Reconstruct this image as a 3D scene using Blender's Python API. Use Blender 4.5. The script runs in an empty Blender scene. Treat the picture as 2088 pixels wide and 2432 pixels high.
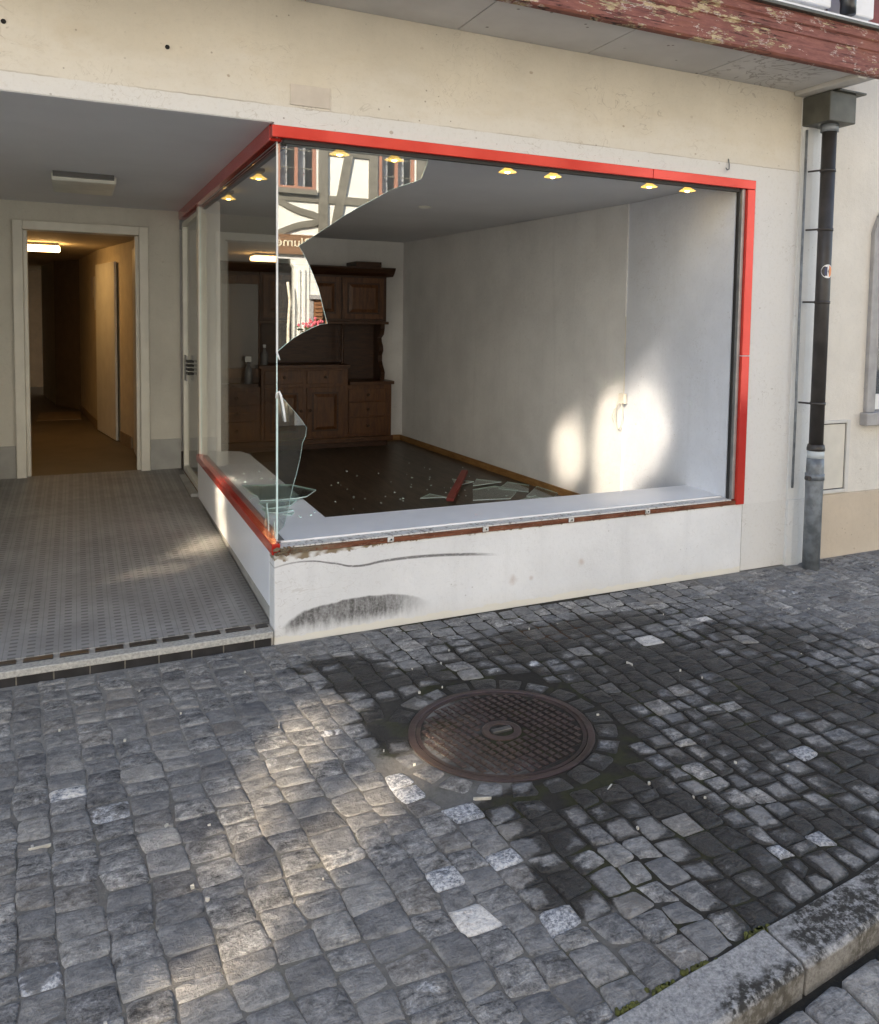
import bpy, bmesh, math, random
from mathutils import Vector, Matrix
random.seed(7)
sc = bpy.context.scene
COL = sc.collection

# ---------------------------------------------------------------- camera
CAM = Vector((-0.839, -4.009, 1.6))
FPX, PX, PY, IW, IH = 1988.0, 1174.0, 885.0, 2088.0, 2432.0
AX = Vector((0.89478907, 0.01391794, -0.44627212))   # world axes in camera space
AY = Vector((-0.44614094, 0.0673347, -0.89242608))
AZ = Vector((0.01762886, 0.99763336, 0.06645972))
cam_d = bpy.data.cameras.new('camera')
cam = bpy.data.objects.new('camera', cam_d)
COL.objects.link(cam)
sc.camera = cam
cam_d.sensor_fit = 'VERTICAL'
cam_d.sensor_height = 36.0
cam_d.lens = FPX / IH * 36.0
cam_d.shift_x = -(PX - IW / 2) / IH
cam_d.shift_y = (PY - IH / 2) / IH
cam_d.clip_start = 0.05
cam_d.clip_end = 500
M = Matrix((AX, AY, AZ)).to_4x4()
M.translation = CAM
cam.matrix_world = M

def proj(p):
    d = Vector(p) - CAM
    c = AX * d.x + AY * d.y + AZ * d.z
    if c.z > -0.05:
        return None
    return (PX + FPX * c.x / -c.z, PY - FPX * c.y / -c.z)

# ---------------------------------------------------------------- sky, sun, exposure
SUN_EL, SUN_AZ = math.radians(28), math.radians(45)
SDIR = Vector((math.cos(SUN_EL) * math.sin(SUN_AZ), -math.cos(SUN_EL) * math.cos(SUN_AZ), -math.sin(SUN_EL)))
world = bpy.data.worlds.new('World')
sc.world = world
world.use_nodes = True
wn = world.node_tree.nodes
bg = wn['Background']
sky = wn.new('ShaderNodeTexSky')
sky.sky_type = 'NISHITA'
sky.sun_disc = False
sky.sun_elevation = SUN_EL
sky.sun_rotation = math.radians(-45)
sky.air_density = 1.0
sky.dust_density = 1.5
sky.ozone_density = 1.0
world.node_tree.links.new(sky.outputs[0], bg.inputs[0])
bg.inputs[1].default_value = 0.15
sun_d = bpy.data.lights.new('sun', 'SUN')
sun_d.energy = 4.5
sun_d.angle = math.radians(0.53)
sun_d.color = (1.0, 0.88, 0.73)
sun = bpy.data.objects.new('sun', sun_d)
COL.objects.link(sun)
sun.rotation_euler = SDIR.to_track_quat('-Z', 'Y').to_euler()
sc.view_settings.view_transform = 'Standard'
sc.view_settings.look = 'None'
sc.view_settings.exposure = 1.72
sc.view_settings.gamma = 1.0
sc.render.engine = 'CYCLES'
cy = sc.cycles
cy.use_denoising = True
cy.max_bounces = 8
cy.diffuse_bounces = 4
cy.glossy_bounces = 5
cy.transparent_max_bounces = 16
cy.transmission_bounces = 6
cy.caustics_reflective = True
cy.caustics_refractive = False
cy.blur_glossy = 0.0
cy.sample_clamp_indirect = 0.0
cy.use_guiding = True
cy.use_surface_guiding = True
cy.guiding_training_samples = 128
cy.use_adaptive_sampling = False

# ---------------------------------------------------------------- mesh helpers
class MB:
    def __init__(s):
        s.v = []; s.f = []; s.m = []
    def face(s, pts, mi=0):
        i = len(s.v); s.v += [tuple(p) for p in pts]; s.f.append(tuple(range(i, i + len(pts)))); s.m.append(mi); return s
    def mesh(s, vs, fs, mi=0):
        i = len(s.v); s.v += [tuple(p) for p in vs]
        for f in fs:
            s.f.append(tuple(i + k for k in f)); s.m.append(mi)
        return s
    def box(s, x0, x1, y0, y1, z0, z1, mi=0):
        vs = [(x, y, z) for z in (z0, z1) for y in (y0, y1) for x in (x0, x1)]
        return s.mesh(vs, [(0, 2, 3, 1), (4, 5, 7, 6), (0, 1, 5, 4), (2, 6, 7, 3), (0, 4, 6, 2), (1, 3, 7, 5)], mi)
    def prism(s, poly, axis, a, b, mi=0, edge_mi=None):
        # poly: list of 2-D points in the plane across axis, extruded from a to b
        def P(p, t):
            return {'x': (t, p[0], p[1]), 'y': (p[0], t, p[1]), 'z': (p[0], p[1], t)}[axis]
        n = len(poly); i = len(s.v)
        s.v += [P(p, a) for p in poly] + [P(p, b) for p in poly]
        s.f.append(tuple(i + k for k in range(n))); s.m.append(mi)
        s.f.append(tuple(i + n + k for k in reversed(range(n)))); s.m.append(mi)
        for k in range(n):
            s.f.append((i + k, i + (k + 1) % n, i + n + (k + 1) % n, i + n + k)); s.m.append(mi if edge_mi is None else edge_mi)
        return s
    def lathe(s, prof, c=(0, 0, 0), n=24, mi=0, axis='z'):
        i = len(s.v)
        for r, h in prof:
            for k in range(n):
                a = 2 * math.pi * k / n
                u, w = r * math.cos(a), r * math.sin(a)
                p = (u, w, h) if axis == 'z' else ((u, h, w) if axis == 'y' else (h, u, w))
                s.v.append((c[0] + p[0], c[1] + p[1], c[2] + p[2]))
        for j in range(len(prof) - 1):
            for k in range(n):
                s.f.append((i + j * n + k, i + j * n + (k + 1) % n, i + (j + 1) * n + (k + 1) % n, i + (j + 1) * n + k)); s.m.append(mi)
        s.f.append(tuple(i + k for k in reversed(range(n)))); s.m.append(mi)
        s.f.append(tuple(i + (len(prof) - 1) * n + k for k in range(n))); s.m.append(mi)
        return s
    def tube(s, pts, r, n=8, mi=0):
        pts = [Vector(p) for p in pts]; rs = r if isinstance(r, (list, tuple)) else [r] * len(pts)
        i = len(s.v)
        for k, p in enumerate(pts):
            d = (pts[min(k + 1, len(pts) - 1)] - pts[max(k - 1, 0)]).normalized()
            u = d.orthogonal().normalized() if k == 0 else (u - d * u.dot(d)).normalized()
            w = d.cross(u)
            for j in range(n):
                a = 2 * math.pi * j / n
                s.v.append(tuple(p + (u * math.cos(a) + w * math.sin(a)) * rs[k]))
        for k in range(len(pts) - 1):
            for j in range(n):
                s.f.append((i + k * n + j, i + k * n + (j + 1) % n, i + (k + 1) * n + (j + 1) % n, i + (k + 1) * n + j)); s.m.append(mi)
        s.f.append(tuple(i + j for j in reversed(range(n)))); s.m.append(mi)
        s.f.append(tuple(i + (len(pts) - 1) * n + j for j in range(n))); s.m.append(mi)
        return s
    def data(s, name, mats, smooth=False):
        me = bpy.data.meshes.new(name)
        me.from_pydata(s.v, [], s.f)
        for m in (mats if isinstance(mats, (list, tuple)) else [mats]):
            me.materials.append(m)
        me.polygons.foreach_set('material_index', s.m)
        if smooth:
            me.polygons.foreach_set('use_smooth', [True] * len(s.f))
        bm = bmesh.new(); bm.from_mesh(me)
        bmesh.ops.recalc_face_normals(bm, faces=bm.faces)
        bm.to_mesh(me); bm.free()
        me.update()
        return me
    def build(s, name, mats, parent=None, bevel=0, smooth=False, kind=None, label=None, cat=None, group=None, seg=2):
        o = bpy.data.objects.new(name, s.data(name, mats, smooth))
        COL.objects.link(o)
        o.parent = parent
        if bevel:
            b = o.modifiers.new('bevel', 'BEVEL'); b.width = bevel; b.segments = seg; b.limit_method = 'ANGLE'; b.angle_limit = math.radians(40)
        return tag(o, label, cat, group, kind)

def tag(o, label=None, cat=None, group=None, kind=None):
    if label: o['label'] = label
    if cat: o['category'] = cat
    if group: o['group'] = group
    if kind: o['kind'] = kind
    return o

def empty(name, loc=(0, 0, 0), label=None, cat=None, group=None, kind=None):
    o = bpy.data.objects.new(name, None)
    COL.objects.link(o); o.location = loc; o.empty_display_size = 0.1
    return tag(o, label, cat, group, kind)

def copy_tree(o, parent=None):
    c = o.copy(); COL.objects.link(c); c.parent = parent
    for ch in o.children:
        copy_tree(ch, c)
    return c

# ---------------------------------------------------------------- material helpers
class NT:
    def __init__(s, name):
        s.mat = bpy.data.materials.new(name); s.mat.use_nodes = True
        s.t = s.mat.node_tree; s.n = s.t.nodes; s.l = s.t.links
        s.b = s.n['Principled BSDF']; s.out = s.n['Material Output']
        s.geo = s.n.new('ShaderNodeNewGeometry'); s.pos = s.geo.outputs['Position']
    def lk(s, a, b): s.l.new(a, b)
    def put(s, sock, v):
        if hasattr(v, 'is_output'): s.l.new(v, sock)
        elif v is not None:
            if hasattr(sock.default_value, '__len__') and not hasattr(v, '__len__'): v = (v,) * 3
            if hasattr(v, '__len__') and len(v) == 3 and hasattr(sock.default_value, '__len__') and len(sock.default_value) == 4: v = (*v, 1)
            sock.default_value = v
    def noise(s, scale=5, detail=4, rough=0.55, vec=None, dist=0.0):
        n = s.n.new('ShaderNodeTexNoise'); n.inputs['Scale'].default_value = scale; n.inputs['Detail'].default_value = detail
        n.inputs['Roughness'].default_value = rough; n.inputs['Distortion'].default_value = dist
        s.lk(vec if vec is not None else s.pos, n.inputs['Vector']); return n.outputs['Fac']
    def voro(s, scale=10, vec=None, out='Distance', feature='F1', rnd=1.0):
        n = s.n.new('ShaderNodeTexVoronoi'); n.feature = feature; n.inputs['Scale'].default_value = scale; n.inputs['Randomness'].default_value = rnd
        s.lk(vec if vec is not None else s.pos, n.inputs['Vector']); return n.outputs[out]
    def scl(s, x, y, z, vec=None, off=(0, 0, 0), rot=(0, 0, 0)):
        n = s.n.new('ShaderNodeMapping'); n.inputs['Scale'].default_value = (x, y, z); n.inputs['Location'].default_value = off; n.inputs['Rotation'].default_value = rot
        s.lk(vec if vec is not None else s.pos, n.inputs['Vector']); return n.outputs[0]
    def math(s, op, a, b=None, c=None, clamp=False):
        n = s.n.new('ShaderNodeMath'); n.operation = op; n.use_clamp = clamp
        for i, v in enumerate((a, b, c)):
            if v is not None: s.put(n.inputs[i], v)
        return n.outputs[0]
    def add(s, a, b): return s.math('ADD', a, b)
    def mul(s, a, b): return s.math('MULTIPLY', a, b)
    def sub(s, a, b): return s.math('SUBTRACT', a, b)
    def mx(s, a, b): return s.math('MAXIMUM', a, b)
    def step(s, v, lo, hi, a=0.0, b=1.0):
        n = s.n.new('ShaderNodeMapRange'); n.interpolation_type = 'SMOOTHSTEP'
        n.inputs['From Min'].default_value = lo; n.inputs['From Max'].default_value = hi
        n.inputs['To Min'].default_value = a; n.inputs['To Max'].default_value = b
        s.put(n.inputs['Value'], v); return n.outputs[0]
    def xyz(s, vec=None):
        n = s.n.new('ShaderNodeSeparateXYZ'); s.lk(vec if vec is not None else s.pos, n.inputs[0]); return n.outputs
    def mix(s, f, a, b, blend='MIX'):
        n = s.n.new('ShaderNodeMix'); n.data_type = 'RGBA'; n.blend_type = blend
        s.put(n.inputs[0], f); s.put(n.inputs[6], a); s.put(n.inputs[7], b); return n.outputs[2]
    def ramp(s, v, *stops):
        n = s.n.new('ShaderNodeValToRGB'); e = n.color_ramp.elements
        while len(e) < len(stops): e.new(0.5)
        for k, (p, c) in enumerate(stops):
            e[k].position = p; e[k].color = (*c, 1) if len(c) == 3 else c
        s.put(n.inputs[0], v); return n.outputs[0]
    def bump(s, h, strength=0.3, dist=0.01, prev=None):
        n = s.n.new('ShaderNodeBump'); n.inputs['Strength'].default_value = strength; n.inputs['Distance'].default_value = dist
        s.put(n.inputs['Height'], h)
        if prev is not None: s.lk(prev, n.inputs['Normal'])
        return n.outputs[0]
    def done(s, col=None, rough=None, nrm=None, metal=None, spec=None, emit=None, estr=None):
        b = s.b.inputs
        if col is not None: s.put(b['Base Color'], col)
        if rough is not None: s.put(b['Roughness'], rough)
        if nrm is not None: s.lk(nrm, b['Normal'])
        if metal is not None: s.put(b['Metallic'], metal)
        if spec is not None: s.put(b['Specular IOR Level'], spec)
        if emit is not None: s.put(b['Emission Color'], emit); b['Emission Strength'].default_value = estr
        return s.mat
    def blob(s, cx, cy, rx, ry, warp):
        # soft-edged irregular patch on the ground
        X, Y, Z = s.xyz()
        dx = s.mul(s.sub(X, cx), 1 / rx); dy = s.mul(s.sub(Y, cy), 1 / ry)
        d = s.math('SQRT', s.add(s.mul(dx, dx), s.mul(dy, dy)))
        return s.step(s.add(d, s.mul(s.sub(warp, 0.5), 2.6)), 1.16, 0.72)

def plain(name, col, rough=0.6, var=0.08, scale=8, bump=0.05, metal=0, spec=None, bscale=60):
    t = NT(name)
    n = t.noise(scale, 5)
    c = t.mix(t.step(n, 0.3, 0.7), tuple(x * (1 - var) for x in col), tuple(min(1, x * (1 + var)) for x in col))
    return t.done(c, rough, t.bump(t.noise(bscale, 4), bump, 0.004) if bump else None, metal, spec)

def m_plaster(name, base, band=None, plinth=None, lo_grime=0.0, extra=None, marks=1.0, pale_low=False):
    t = NT(name)
    X, Y, Z = t.xyz()
    big = t.noise(1.3, 5, 0.6)
    c = t.mix(t.step(big, 0.3, 0.72), tuple(x * 0.88 for x in base), tuple(min(1, x * 1.04) for x in base))
    drip = t.noise(1, 4, 0.6, t.scl(9, 9, 0.7))
    c = t.mix(t.mul(t.step(drip, 0.52, 0.78), 0.28), c, tuple(x * 0.78 for x in base))
    if pale_low:  # wall colour turns paler towards the window head, with uneven edges
        c = t.mix(t.mul(t.step(t.add(Z, t.mul(t.sub(t.noise(2.3, 5, 0.65, t.scl(0.6, 1, 1.6)), 0.5), 0.9)), 2.86, 2.50), 0.75), c, (0.69, 0.665, 0.61))
        c = t.mix(t.mul(t.step(t.noise(3.1, 6, 0.7, t.scl(1, 1, 2.2, None, (2, 0, 5)), 0.4), 0.52, 0.72), 0.30), c, (0.56, 0.48, 0.36))
    if band:
        w = t.mul(t.sub(t.noise(14, 3), 0.5), 0.012)
        zb = t.add(Z, w)
        m = t.step(zb, 2.566, 2.560)
        c = t.mix(m, c, band)
        line = t.mul(t.step(t.math('ABSOLUTE', t.sub(zb, 2.565)), 0.004, 0.001), t.step(t.noise(3, 3), 0.35, 0.6))
        c = t.mix(t.mul(line, 0.6), c, (0.28, 0.25, 0.2))
    if plinth:
        c = t.mix(t.step(t.add(Z, t.mul(t.sub(t.noise(20, 3), 0.5), 0.008)), 0.436, 0.431), c, plinth)
    # small chips, stains and hairlines
    sp = t.voro(7, t.scl(1, 1, 1.3))
    chip = t.mul(t.step(t.add(sp, t.mul(t.noise(60, 3), 0.08)), 0.125, 0.10), t.step(t.noise(2.1, 2), 0.52, 0.62))
    c = t.mix(t.mul(chip, 0.55 * marks), c, (0.30, 0.22, 0.15))
    sp2 = t.voro(19, t.scl(1, 1, 1))
    dot = t.mul(t.step(sp2, 0.10, 0.07), t.step(t.noise(3.3, 2), 0.5, 0.6))
    c = t.mix(t.mul(dot, 0.6 * marks), c, (0.16, 0.13, 0.10))
    hl = t.noise(5.5, 3, 0.5, t.scl(1, 1, 1.6), 1.2)
    hair = t.mul(t.step(t.math('ABSOLUTE', t.sub(hl, 0.5)), 0.007, 0.002), t.step(t.noise(1.9, 2, 0.5, t.scl(1, 1, 1, None, (5, 3, 1))), 0.52, 0.66))
    c = t.mix(t.mul(hair, 0.42 * marks), c, (0.25, 0.21, 0.17))
    arc = t.noise(9, 2, 0.5, t.scl(1, 1, 1.2, None, (1, 4, 2)), 2.2)
    tro = t.mul(t.step(t.math('ABSOLUTE', t.sub(arc, 0.52)), 0.012, 0.004), t.step(t.noise(4.5, 2, 0.5, t.scl(1, 1, 1, None, (7, 1, 3))), 0.55, 0.66))
    c = t.mix(t.mul(tro, 0.30 * marks), c, (0.30, 0.25, 0.19))
    c = t.mix(t.mul(t.step(t.noise(44, 5, 0.72), 0.50, 0.72), 0.26), c, tuple(x * 0.72 for x in base))
    if lo_grime:
        g = t.mul(t.step(t.add(Z, t.mul(t.noise(6, 4), 0.12)), 0.16, 0.02), lo_grime)
        c = t.mix(g, c, (0.62, 0.57, 0.47))
    if extra: c = extra(t, c, X, Y, Z)
    h = t.add(t.mul(t.noise(26, 5, 0.6), 0.6), t.mul(t.noise(140, 3), 0.4))
    nb = t.bump(t.add(h, t.mul(t.noise(7, 3), 1.2)), 0.45, 0.009)
    nb = t.bump(t.mul(chip, -1.0), 0.5, 0.004, nb)
    return t.done(c, 0.85, nb, spec=0.25)

def plinth_extra(t, c, X, Y, Z):
    # half-round tyre scuff with streaks, a long wavy rub mark, chips under the missing strip
    ex = t.mul(t.sub(X, 0.44), 1 / 0.40); ez = t.mul(t.sub(Z, 0.062), 1 / 0.112)
    d = t.math('SQRT', t.add(t.mul(ex, ex), t.mul(ez, ez)))
    warp = t.mul(t.sub(t.noise(11, 4), 0.5), 0.22)
    inside = t.step(t.add(d, warp), 1.03, 0.93)
    streak = t.noise(1, 4, 0.6, t.scl(38, 1, 9, None, (0, 0, 0), (0, 0.5, 0)))
    low = t.step(t.add(Z, t.mul(t.sub(streak, 0.5), 0.06)), 0.022, 0.100)
    right = t.step(X, 0.86, 0.55)
    m = t.mul(t.mul(inside, low), t.mul(right, t.step(streak, 0.30, 0.62, 0.66, 0.94)))
    c = t.mix(t.mul(m, t.step(t.noise(70, 4, 0.7), 0.3, 0.6, 0.75, 1.0)), c, (0.070, 0.066, 0.062))
    fc = t.n.new('ShaderNodeFloatCurve'); cu = fc.mapping.curves[0]
    P = [(0.007, .375), (.128, .389), (.293, .362), (.421, .334), (.552, .344), (.733, .345), (.998, .328), (1.227, .300)]
    while len(cu.points) < len(P): cu.points.new(0.5, 0.5)
    for k, (x, z) in enumerate(P): cu.points[k].location = (x / 1.3, (z - 0.25) / 0.2)
    fc.mapping.update()
    t.lk(t.mul(X, 1 / 1.3), fc.inputs['Value'])
    zc = t.add(t.mul(fc.outputs[0], 0.2), 0.25)
    wid = t.step(X, 0.15, 0.75, 0.004, 0.008)
    dd = t.math('DIVIDE', t.math('ABSOLUTE', t.sub(Z, zc)), wid)
    m2 = t.mul(t.mul(t.step(dd, 1.3, 0.5), t.step(X, 1.24, 1.0)), t.step(t.noise(40, 4, 0.6, t.scl(1, 1, 4)), 0.30, 0.5, 0.35, 0.85))
    m2 = t.mul(m2, t.step(X, -0.01, 0.25, 0.5, 1.0))
    c = t.mix(m2, c, (0.10, 0.095, 0.095))
    # torn filler right under the strip
    e = t.add(Z, t.mul(t.sub(t.noise(16, 5, 0.7), 0.5), 0.075))
    amt = t.step(X, 0.7, 0.1, 0.0, 0.03)
    m3 = t.step(t.add(e, amt), 0.432, 0.440)
    c = t.mix(t.mul(m3, t.step(t.noise(9, 2), 0.42, 0.55)), c, (0.24, 0.19, 0.13))
    # rusty smudges
    for cx, cz, r in ((1.30, 0.15, 0.04), (1.42, 0.145, 0.02), (1.75, 0.2, 0.03)):
        q = t.math('SQRT', t.add(t.math('POWER', t.sub(X, cx), 2), t.math('POWER', t.sub(Z, cz), 2)))
        c = t.mix(t.mul(t.step(t.add(q, t.mul(t.noise(30, 3), r)), r * 1.5, r * 0.5), 0.35), c, (0.35, 0.2, 0.11))
    # ragged mortar edge at the pavement
    c = t.mix(t.step(t.add(Z, t.mul(t.noise(12, 4, 0.65), 0.05)), 0.058, 0.048), c, (0.72, 0.69, 0.61))
    return c

def m_wood(name, a, b, rough=0.45, axis=(1, 1, 12), spec=0.4, sc_=6):
    t = NT(name)
    g = t.noise(sc_, 6, 0.6, t.scl(*axis), 0.6)
    g2 = t.noise(sc_ * 6, 3, 0.6, t.scl(*axis))
    c = t.mix(t.step(t.add(t.mul(g, 0.7), t.mul(g2, 0.3)), 0.35, 0.65), a, b)
    return t.done(c, rough, t.bump(g2, 0.15, 0.002), spec=spec)

def m_glass(name, tint=(0.93, 0.97, 0.95), ior=1.9, rough=0.0, dirt=0.0):
    t = NT(name)
    t.n.remove(t.b)
    tr = t.n.new('ShaderNodeBsdfTransparent'); tr.inputs[0].default_value = (*tint, 1)
    gl = t.n.new('ShaderNodeBsdfGlossy'); gl.inputs['Roughness'].default_value = rough; gl.inputs[0].default_value = (1, 1, 1, 1)
    fr = t.n.new('ShaderNodeFresnel')
    t.lk(t.add(t.mul(t.geo.outputs['Backfacing'], 1.0 / ior - ior), ior), fr.inputs[0])   # same reflectance on both faces of the sheet
    mx = t.n.new('ShaderNodeMixShader')
    t.lk(fr.outputs[0], mx.inputs[0]); t.lk(tr.outputs[0], mx.inputs[1]); t.lk(gl.outputs[0], mx.inputs[2])
    o = mx.outputs[0]
    if dirt:
        df = t.n.new('ShaderNodeBsdfDiffuse'); df.inputs[0].default_value = (0.7, 0.7, 0.68, 1)
        m2 = t.n.new('ShaderNodeMixShader')
        t.lk(t.mul(t.step(t.noise(6, 5, 0.7), 0.35, 0.8), dirt), m2.inputs[0]); t.lk(o, m2.inputs[1]); t.lk(df.outputs[0], m2.inputs[2]); o = m2.outputs[0]
    t.lk(o, t.out.inputs[0])
    return t.mat

def m_emit(name, col, strength):
    t = NT(name)
    return t.done((0.8, 0.75, 0.65), 0.5, emit=col, estr=strength)

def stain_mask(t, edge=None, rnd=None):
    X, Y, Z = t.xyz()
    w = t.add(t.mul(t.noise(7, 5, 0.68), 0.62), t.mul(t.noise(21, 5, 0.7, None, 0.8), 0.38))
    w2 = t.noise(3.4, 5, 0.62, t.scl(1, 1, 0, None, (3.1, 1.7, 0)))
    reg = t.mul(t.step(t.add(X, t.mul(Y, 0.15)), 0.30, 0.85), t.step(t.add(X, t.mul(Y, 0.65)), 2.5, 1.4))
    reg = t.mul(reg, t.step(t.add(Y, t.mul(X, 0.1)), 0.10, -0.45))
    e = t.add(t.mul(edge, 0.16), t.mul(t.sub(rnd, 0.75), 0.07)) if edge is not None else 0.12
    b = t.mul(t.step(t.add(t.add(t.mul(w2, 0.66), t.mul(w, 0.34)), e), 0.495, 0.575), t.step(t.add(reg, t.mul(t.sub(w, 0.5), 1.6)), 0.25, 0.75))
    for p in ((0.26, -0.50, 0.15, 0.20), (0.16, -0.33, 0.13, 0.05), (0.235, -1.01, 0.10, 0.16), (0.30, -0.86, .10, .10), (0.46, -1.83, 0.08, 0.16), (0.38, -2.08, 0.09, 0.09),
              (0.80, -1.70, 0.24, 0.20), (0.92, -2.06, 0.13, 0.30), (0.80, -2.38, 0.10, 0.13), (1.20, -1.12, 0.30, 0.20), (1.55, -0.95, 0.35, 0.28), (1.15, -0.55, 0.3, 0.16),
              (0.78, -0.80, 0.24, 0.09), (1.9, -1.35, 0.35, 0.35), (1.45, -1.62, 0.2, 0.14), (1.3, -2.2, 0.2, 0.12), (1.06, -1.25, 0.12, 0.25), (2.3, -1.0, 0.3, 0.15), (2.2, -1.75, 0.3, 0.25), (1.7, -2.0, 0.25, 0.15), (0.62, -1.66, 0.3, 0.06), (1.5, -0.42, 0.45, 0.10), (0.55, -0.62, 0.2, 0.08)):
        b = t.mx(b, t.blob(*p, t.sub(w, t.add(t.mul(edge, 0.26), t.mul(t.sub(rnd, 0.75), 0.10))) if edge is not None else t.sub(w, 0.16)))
    return b, w

def m_cobble():
    t = NT('split_stone')
    at = t.n.new('ShaderNodeAttribute'); at.attribute_name = 'tone'
    sp = t.n.new('ShaderNodeSeparateColor'); t.lk(at.outputs['Color'], sp.inputs[0])
    R, G, B = sp.outputs
    A = at.outputs['Alpha']
    oi = t.n.new('ShaderNodeVectorMath'); oi.operation = 'ADD'
    t.lk(t.pos, oi.inputs[0]); cmb = t.n.new('ShaderNodeCombineXYZ'); t.lk(t.mul(B, 7.0), cmb.inputs[0]); t.lk(t.mul(R, 5.0), cmb.inputs[1]); t.lk(t.mul(B, 3.0), cmb.inputs[2]); t.lk(cmb.outputs[0], oi.inputs[1])
    sv = oi.outputs[0]
    cl = t.noise(22, 5, 0.65, sv, 0.6); fine = t.noise(160, 4, 0.7); mid = t.noise(60, 4, 0.65, sv, 0.8)
    lay = t.noise(26, 4, 0.65, t.scl(0.4, 1.8, 1, sv, (0, 0, 0), (0, 0, 0.5)), 1.0)
    v = t.add(t.add(t.mul(cl, 0.34), t.mul(fine, 0.22)), t.add(t.mul(lay, 0.22), t.mul(mid, 0.22)))
    v = t.add(0.5, t.mul(t.sub(v, 0.5), t.step(t.math('FRACT', t.mul(B, 7.3)), 0.0, 1.0, 0.42, 1.05)))
    base = t.ramp(v, (0.40, (0.034, 0.034, 0.035)), (0.475, (0.162, 0.160, 0.157)), (0.535, (0.290, 0.286, 0.278)), (0.61, (0.52, 0.51, 0.49)))
    base = t.mix(1.0, base, t.ramp(R, (0, (0.50, 0.50, 0.52)), (0.5, (0.92, 0.92, 0.92)), (1, (1.42, 1.38, 1.31))), 'MULTIPLY')
    base = t.mix(t.step(B, 0.72, 1.0, 0, 0.30), base, (0.20, 0.17, 0.135))
    base = t.mix(t.step(B, 0.25, 0.0, 0, 0.30), base, (0.135, 0.140, 0.150))
    spk = t.noise(85, 4, 0.8)
    sv2 = t.add(t.mul(spk, 0.7), t.mul(cl, 0.3))
    gran = t.ramp(sv2, (0.38, (0.09, 0.095, 0.105)), (0.48, (0.30, 0.31, 0.33)), (0.56, (0.62, 0.62, 0.62)))
    wt = t.ramp(sv2, (0.36, (0.30, 0.27, 0.24)), (0.45, (0.60, 0.57, 0.53)), (0.55, (0.76, 0.73, 0.68)))
    gw = t.add(G, t.mul(t.sub(cl, 0.5), 0.7))
    base = t.mix(t.step(gw, 0.32, 0.42), base, gran)
    base = t.mix(t.step(gw, 0.72, 0.82), base, wt)
    # pale dust and ground-in mortar, mostly towards the rims
    base = t.mix(t.mul(t.step(t.add(t.noise(13, 5, 0.7), t.mul(A, 0.10)), 0.56, 0.74), 0.45), base, (0.36, 0.35, 0.33))
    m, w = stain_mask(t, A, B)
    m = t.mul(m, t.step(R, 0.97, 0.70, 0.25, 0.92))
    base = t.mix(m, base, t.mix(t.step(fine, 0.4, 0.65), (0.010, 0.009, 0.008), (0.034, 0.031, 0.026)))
    h = t.add(t.add(t.mul(cl, 0.55), t.mul(fine, 0.16)), t.add(t.mul(lay, 0.5), t.mul(mid, 0.35)))
    nb = t.bump(h, 0.9, 0.019)
    return t.done(base, t.step(m, 0.2, 0.9, 0.75, 0.40), nb, spec=0.4)

def m_joint():
    t = NT('sandy_joint')
    X, Y, Z = t.xyz()
    f = t.noise(60, 5, 0.7); g = t.noise(5, 4)
    light = t.mix(f, (0.15, 0.145, 0.135), (0.36, 0.345, 0.315))
    dark = t.mix(f, (0.012, 0.011, 0.010), (0.05, 0.045, 0.036))
    moss = t.mix(f, (0.018, 0.020, 0.010), (0.06, 0.058, 0.03))
    dark = t.mix(t.step(g, 0.5, 0.62), dark, moss)
    far = t.add(X, t.mul(t.sub(g, 0.5), 1.2))
    near = t.step(t.add(Y, t.mul(t.sub(g, 0.5), 1.0)), -0.65, -1.35)
    lm = t.mx(t.step(far, 2.2, 3.0), t.mul(t.step(far, 0.65, 0.25), t.step(near, 0, 1, 0.95, 0.55)))
    c = t.mix(lm, dark, light)
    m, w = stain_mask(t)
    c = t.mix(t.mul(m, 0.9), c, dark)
    rust = t.blob(1.35, -0.42, 0.35, 0.14, w)
    c = t.mix(t.mul(rust, 0.6), c, (0.10, 0.05, 0.025))
    return t.done(c, 0.9, t.bump(t.add(f, g), 0.6, 0.01), spec=0.2)

def m_kerb():
    t = NT('kerb_granite')
    X, Y, Z = t.xyz()
    f = t.noise(130, 4, 0.75); mm = t.noise(40, 4, 0.6)
    c = t.ramp(t.add(t.mul(f, 0.7), t.mul(mm, 0.3)), (0.36, (0.15, 0.15, 0.152)), (0.48, (0.27, 0.268, 0.265)), (0.60, (0.40, 0.395, 0.385)))
    w = t.noise(9, 5, 0.68)
    m = t.mx(t.mx(t.blob(0.98, -2.50, 0.24, 0.09, w), t.blob(0.62, -2.62, 0.13, 0.07, w)), t.blob(1.45, -2.42, 0.30, 0.07, w))
    m = t.mx(m, t.mul(t.step(t.noise(4, 5, 0.7), 0.52, 0.60), t.step(X, 0.9, 1.2)))
    spots = t.step(t.noise(42, 5, 0.72), 0.36, 0.56)
    c = t.mix(t.mul(m, t.mul(spots, 0.95)), c, (0.022, 0.020, 0.016))
    side = t.step(Z, -0.004, -0.016)
    c = t.mix(t.mul(side, 0.5), c, t.mix(t.noise(30, 4, .7, t.scl(2, 2, .4)), (0.07, 0.06, 0.05), (0.30, 0.275, 0.23)))
    return t.done(c, 0.85, t.bump(t.add(f, mm), 0.6, 0.006), spec=0.3)

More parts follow.
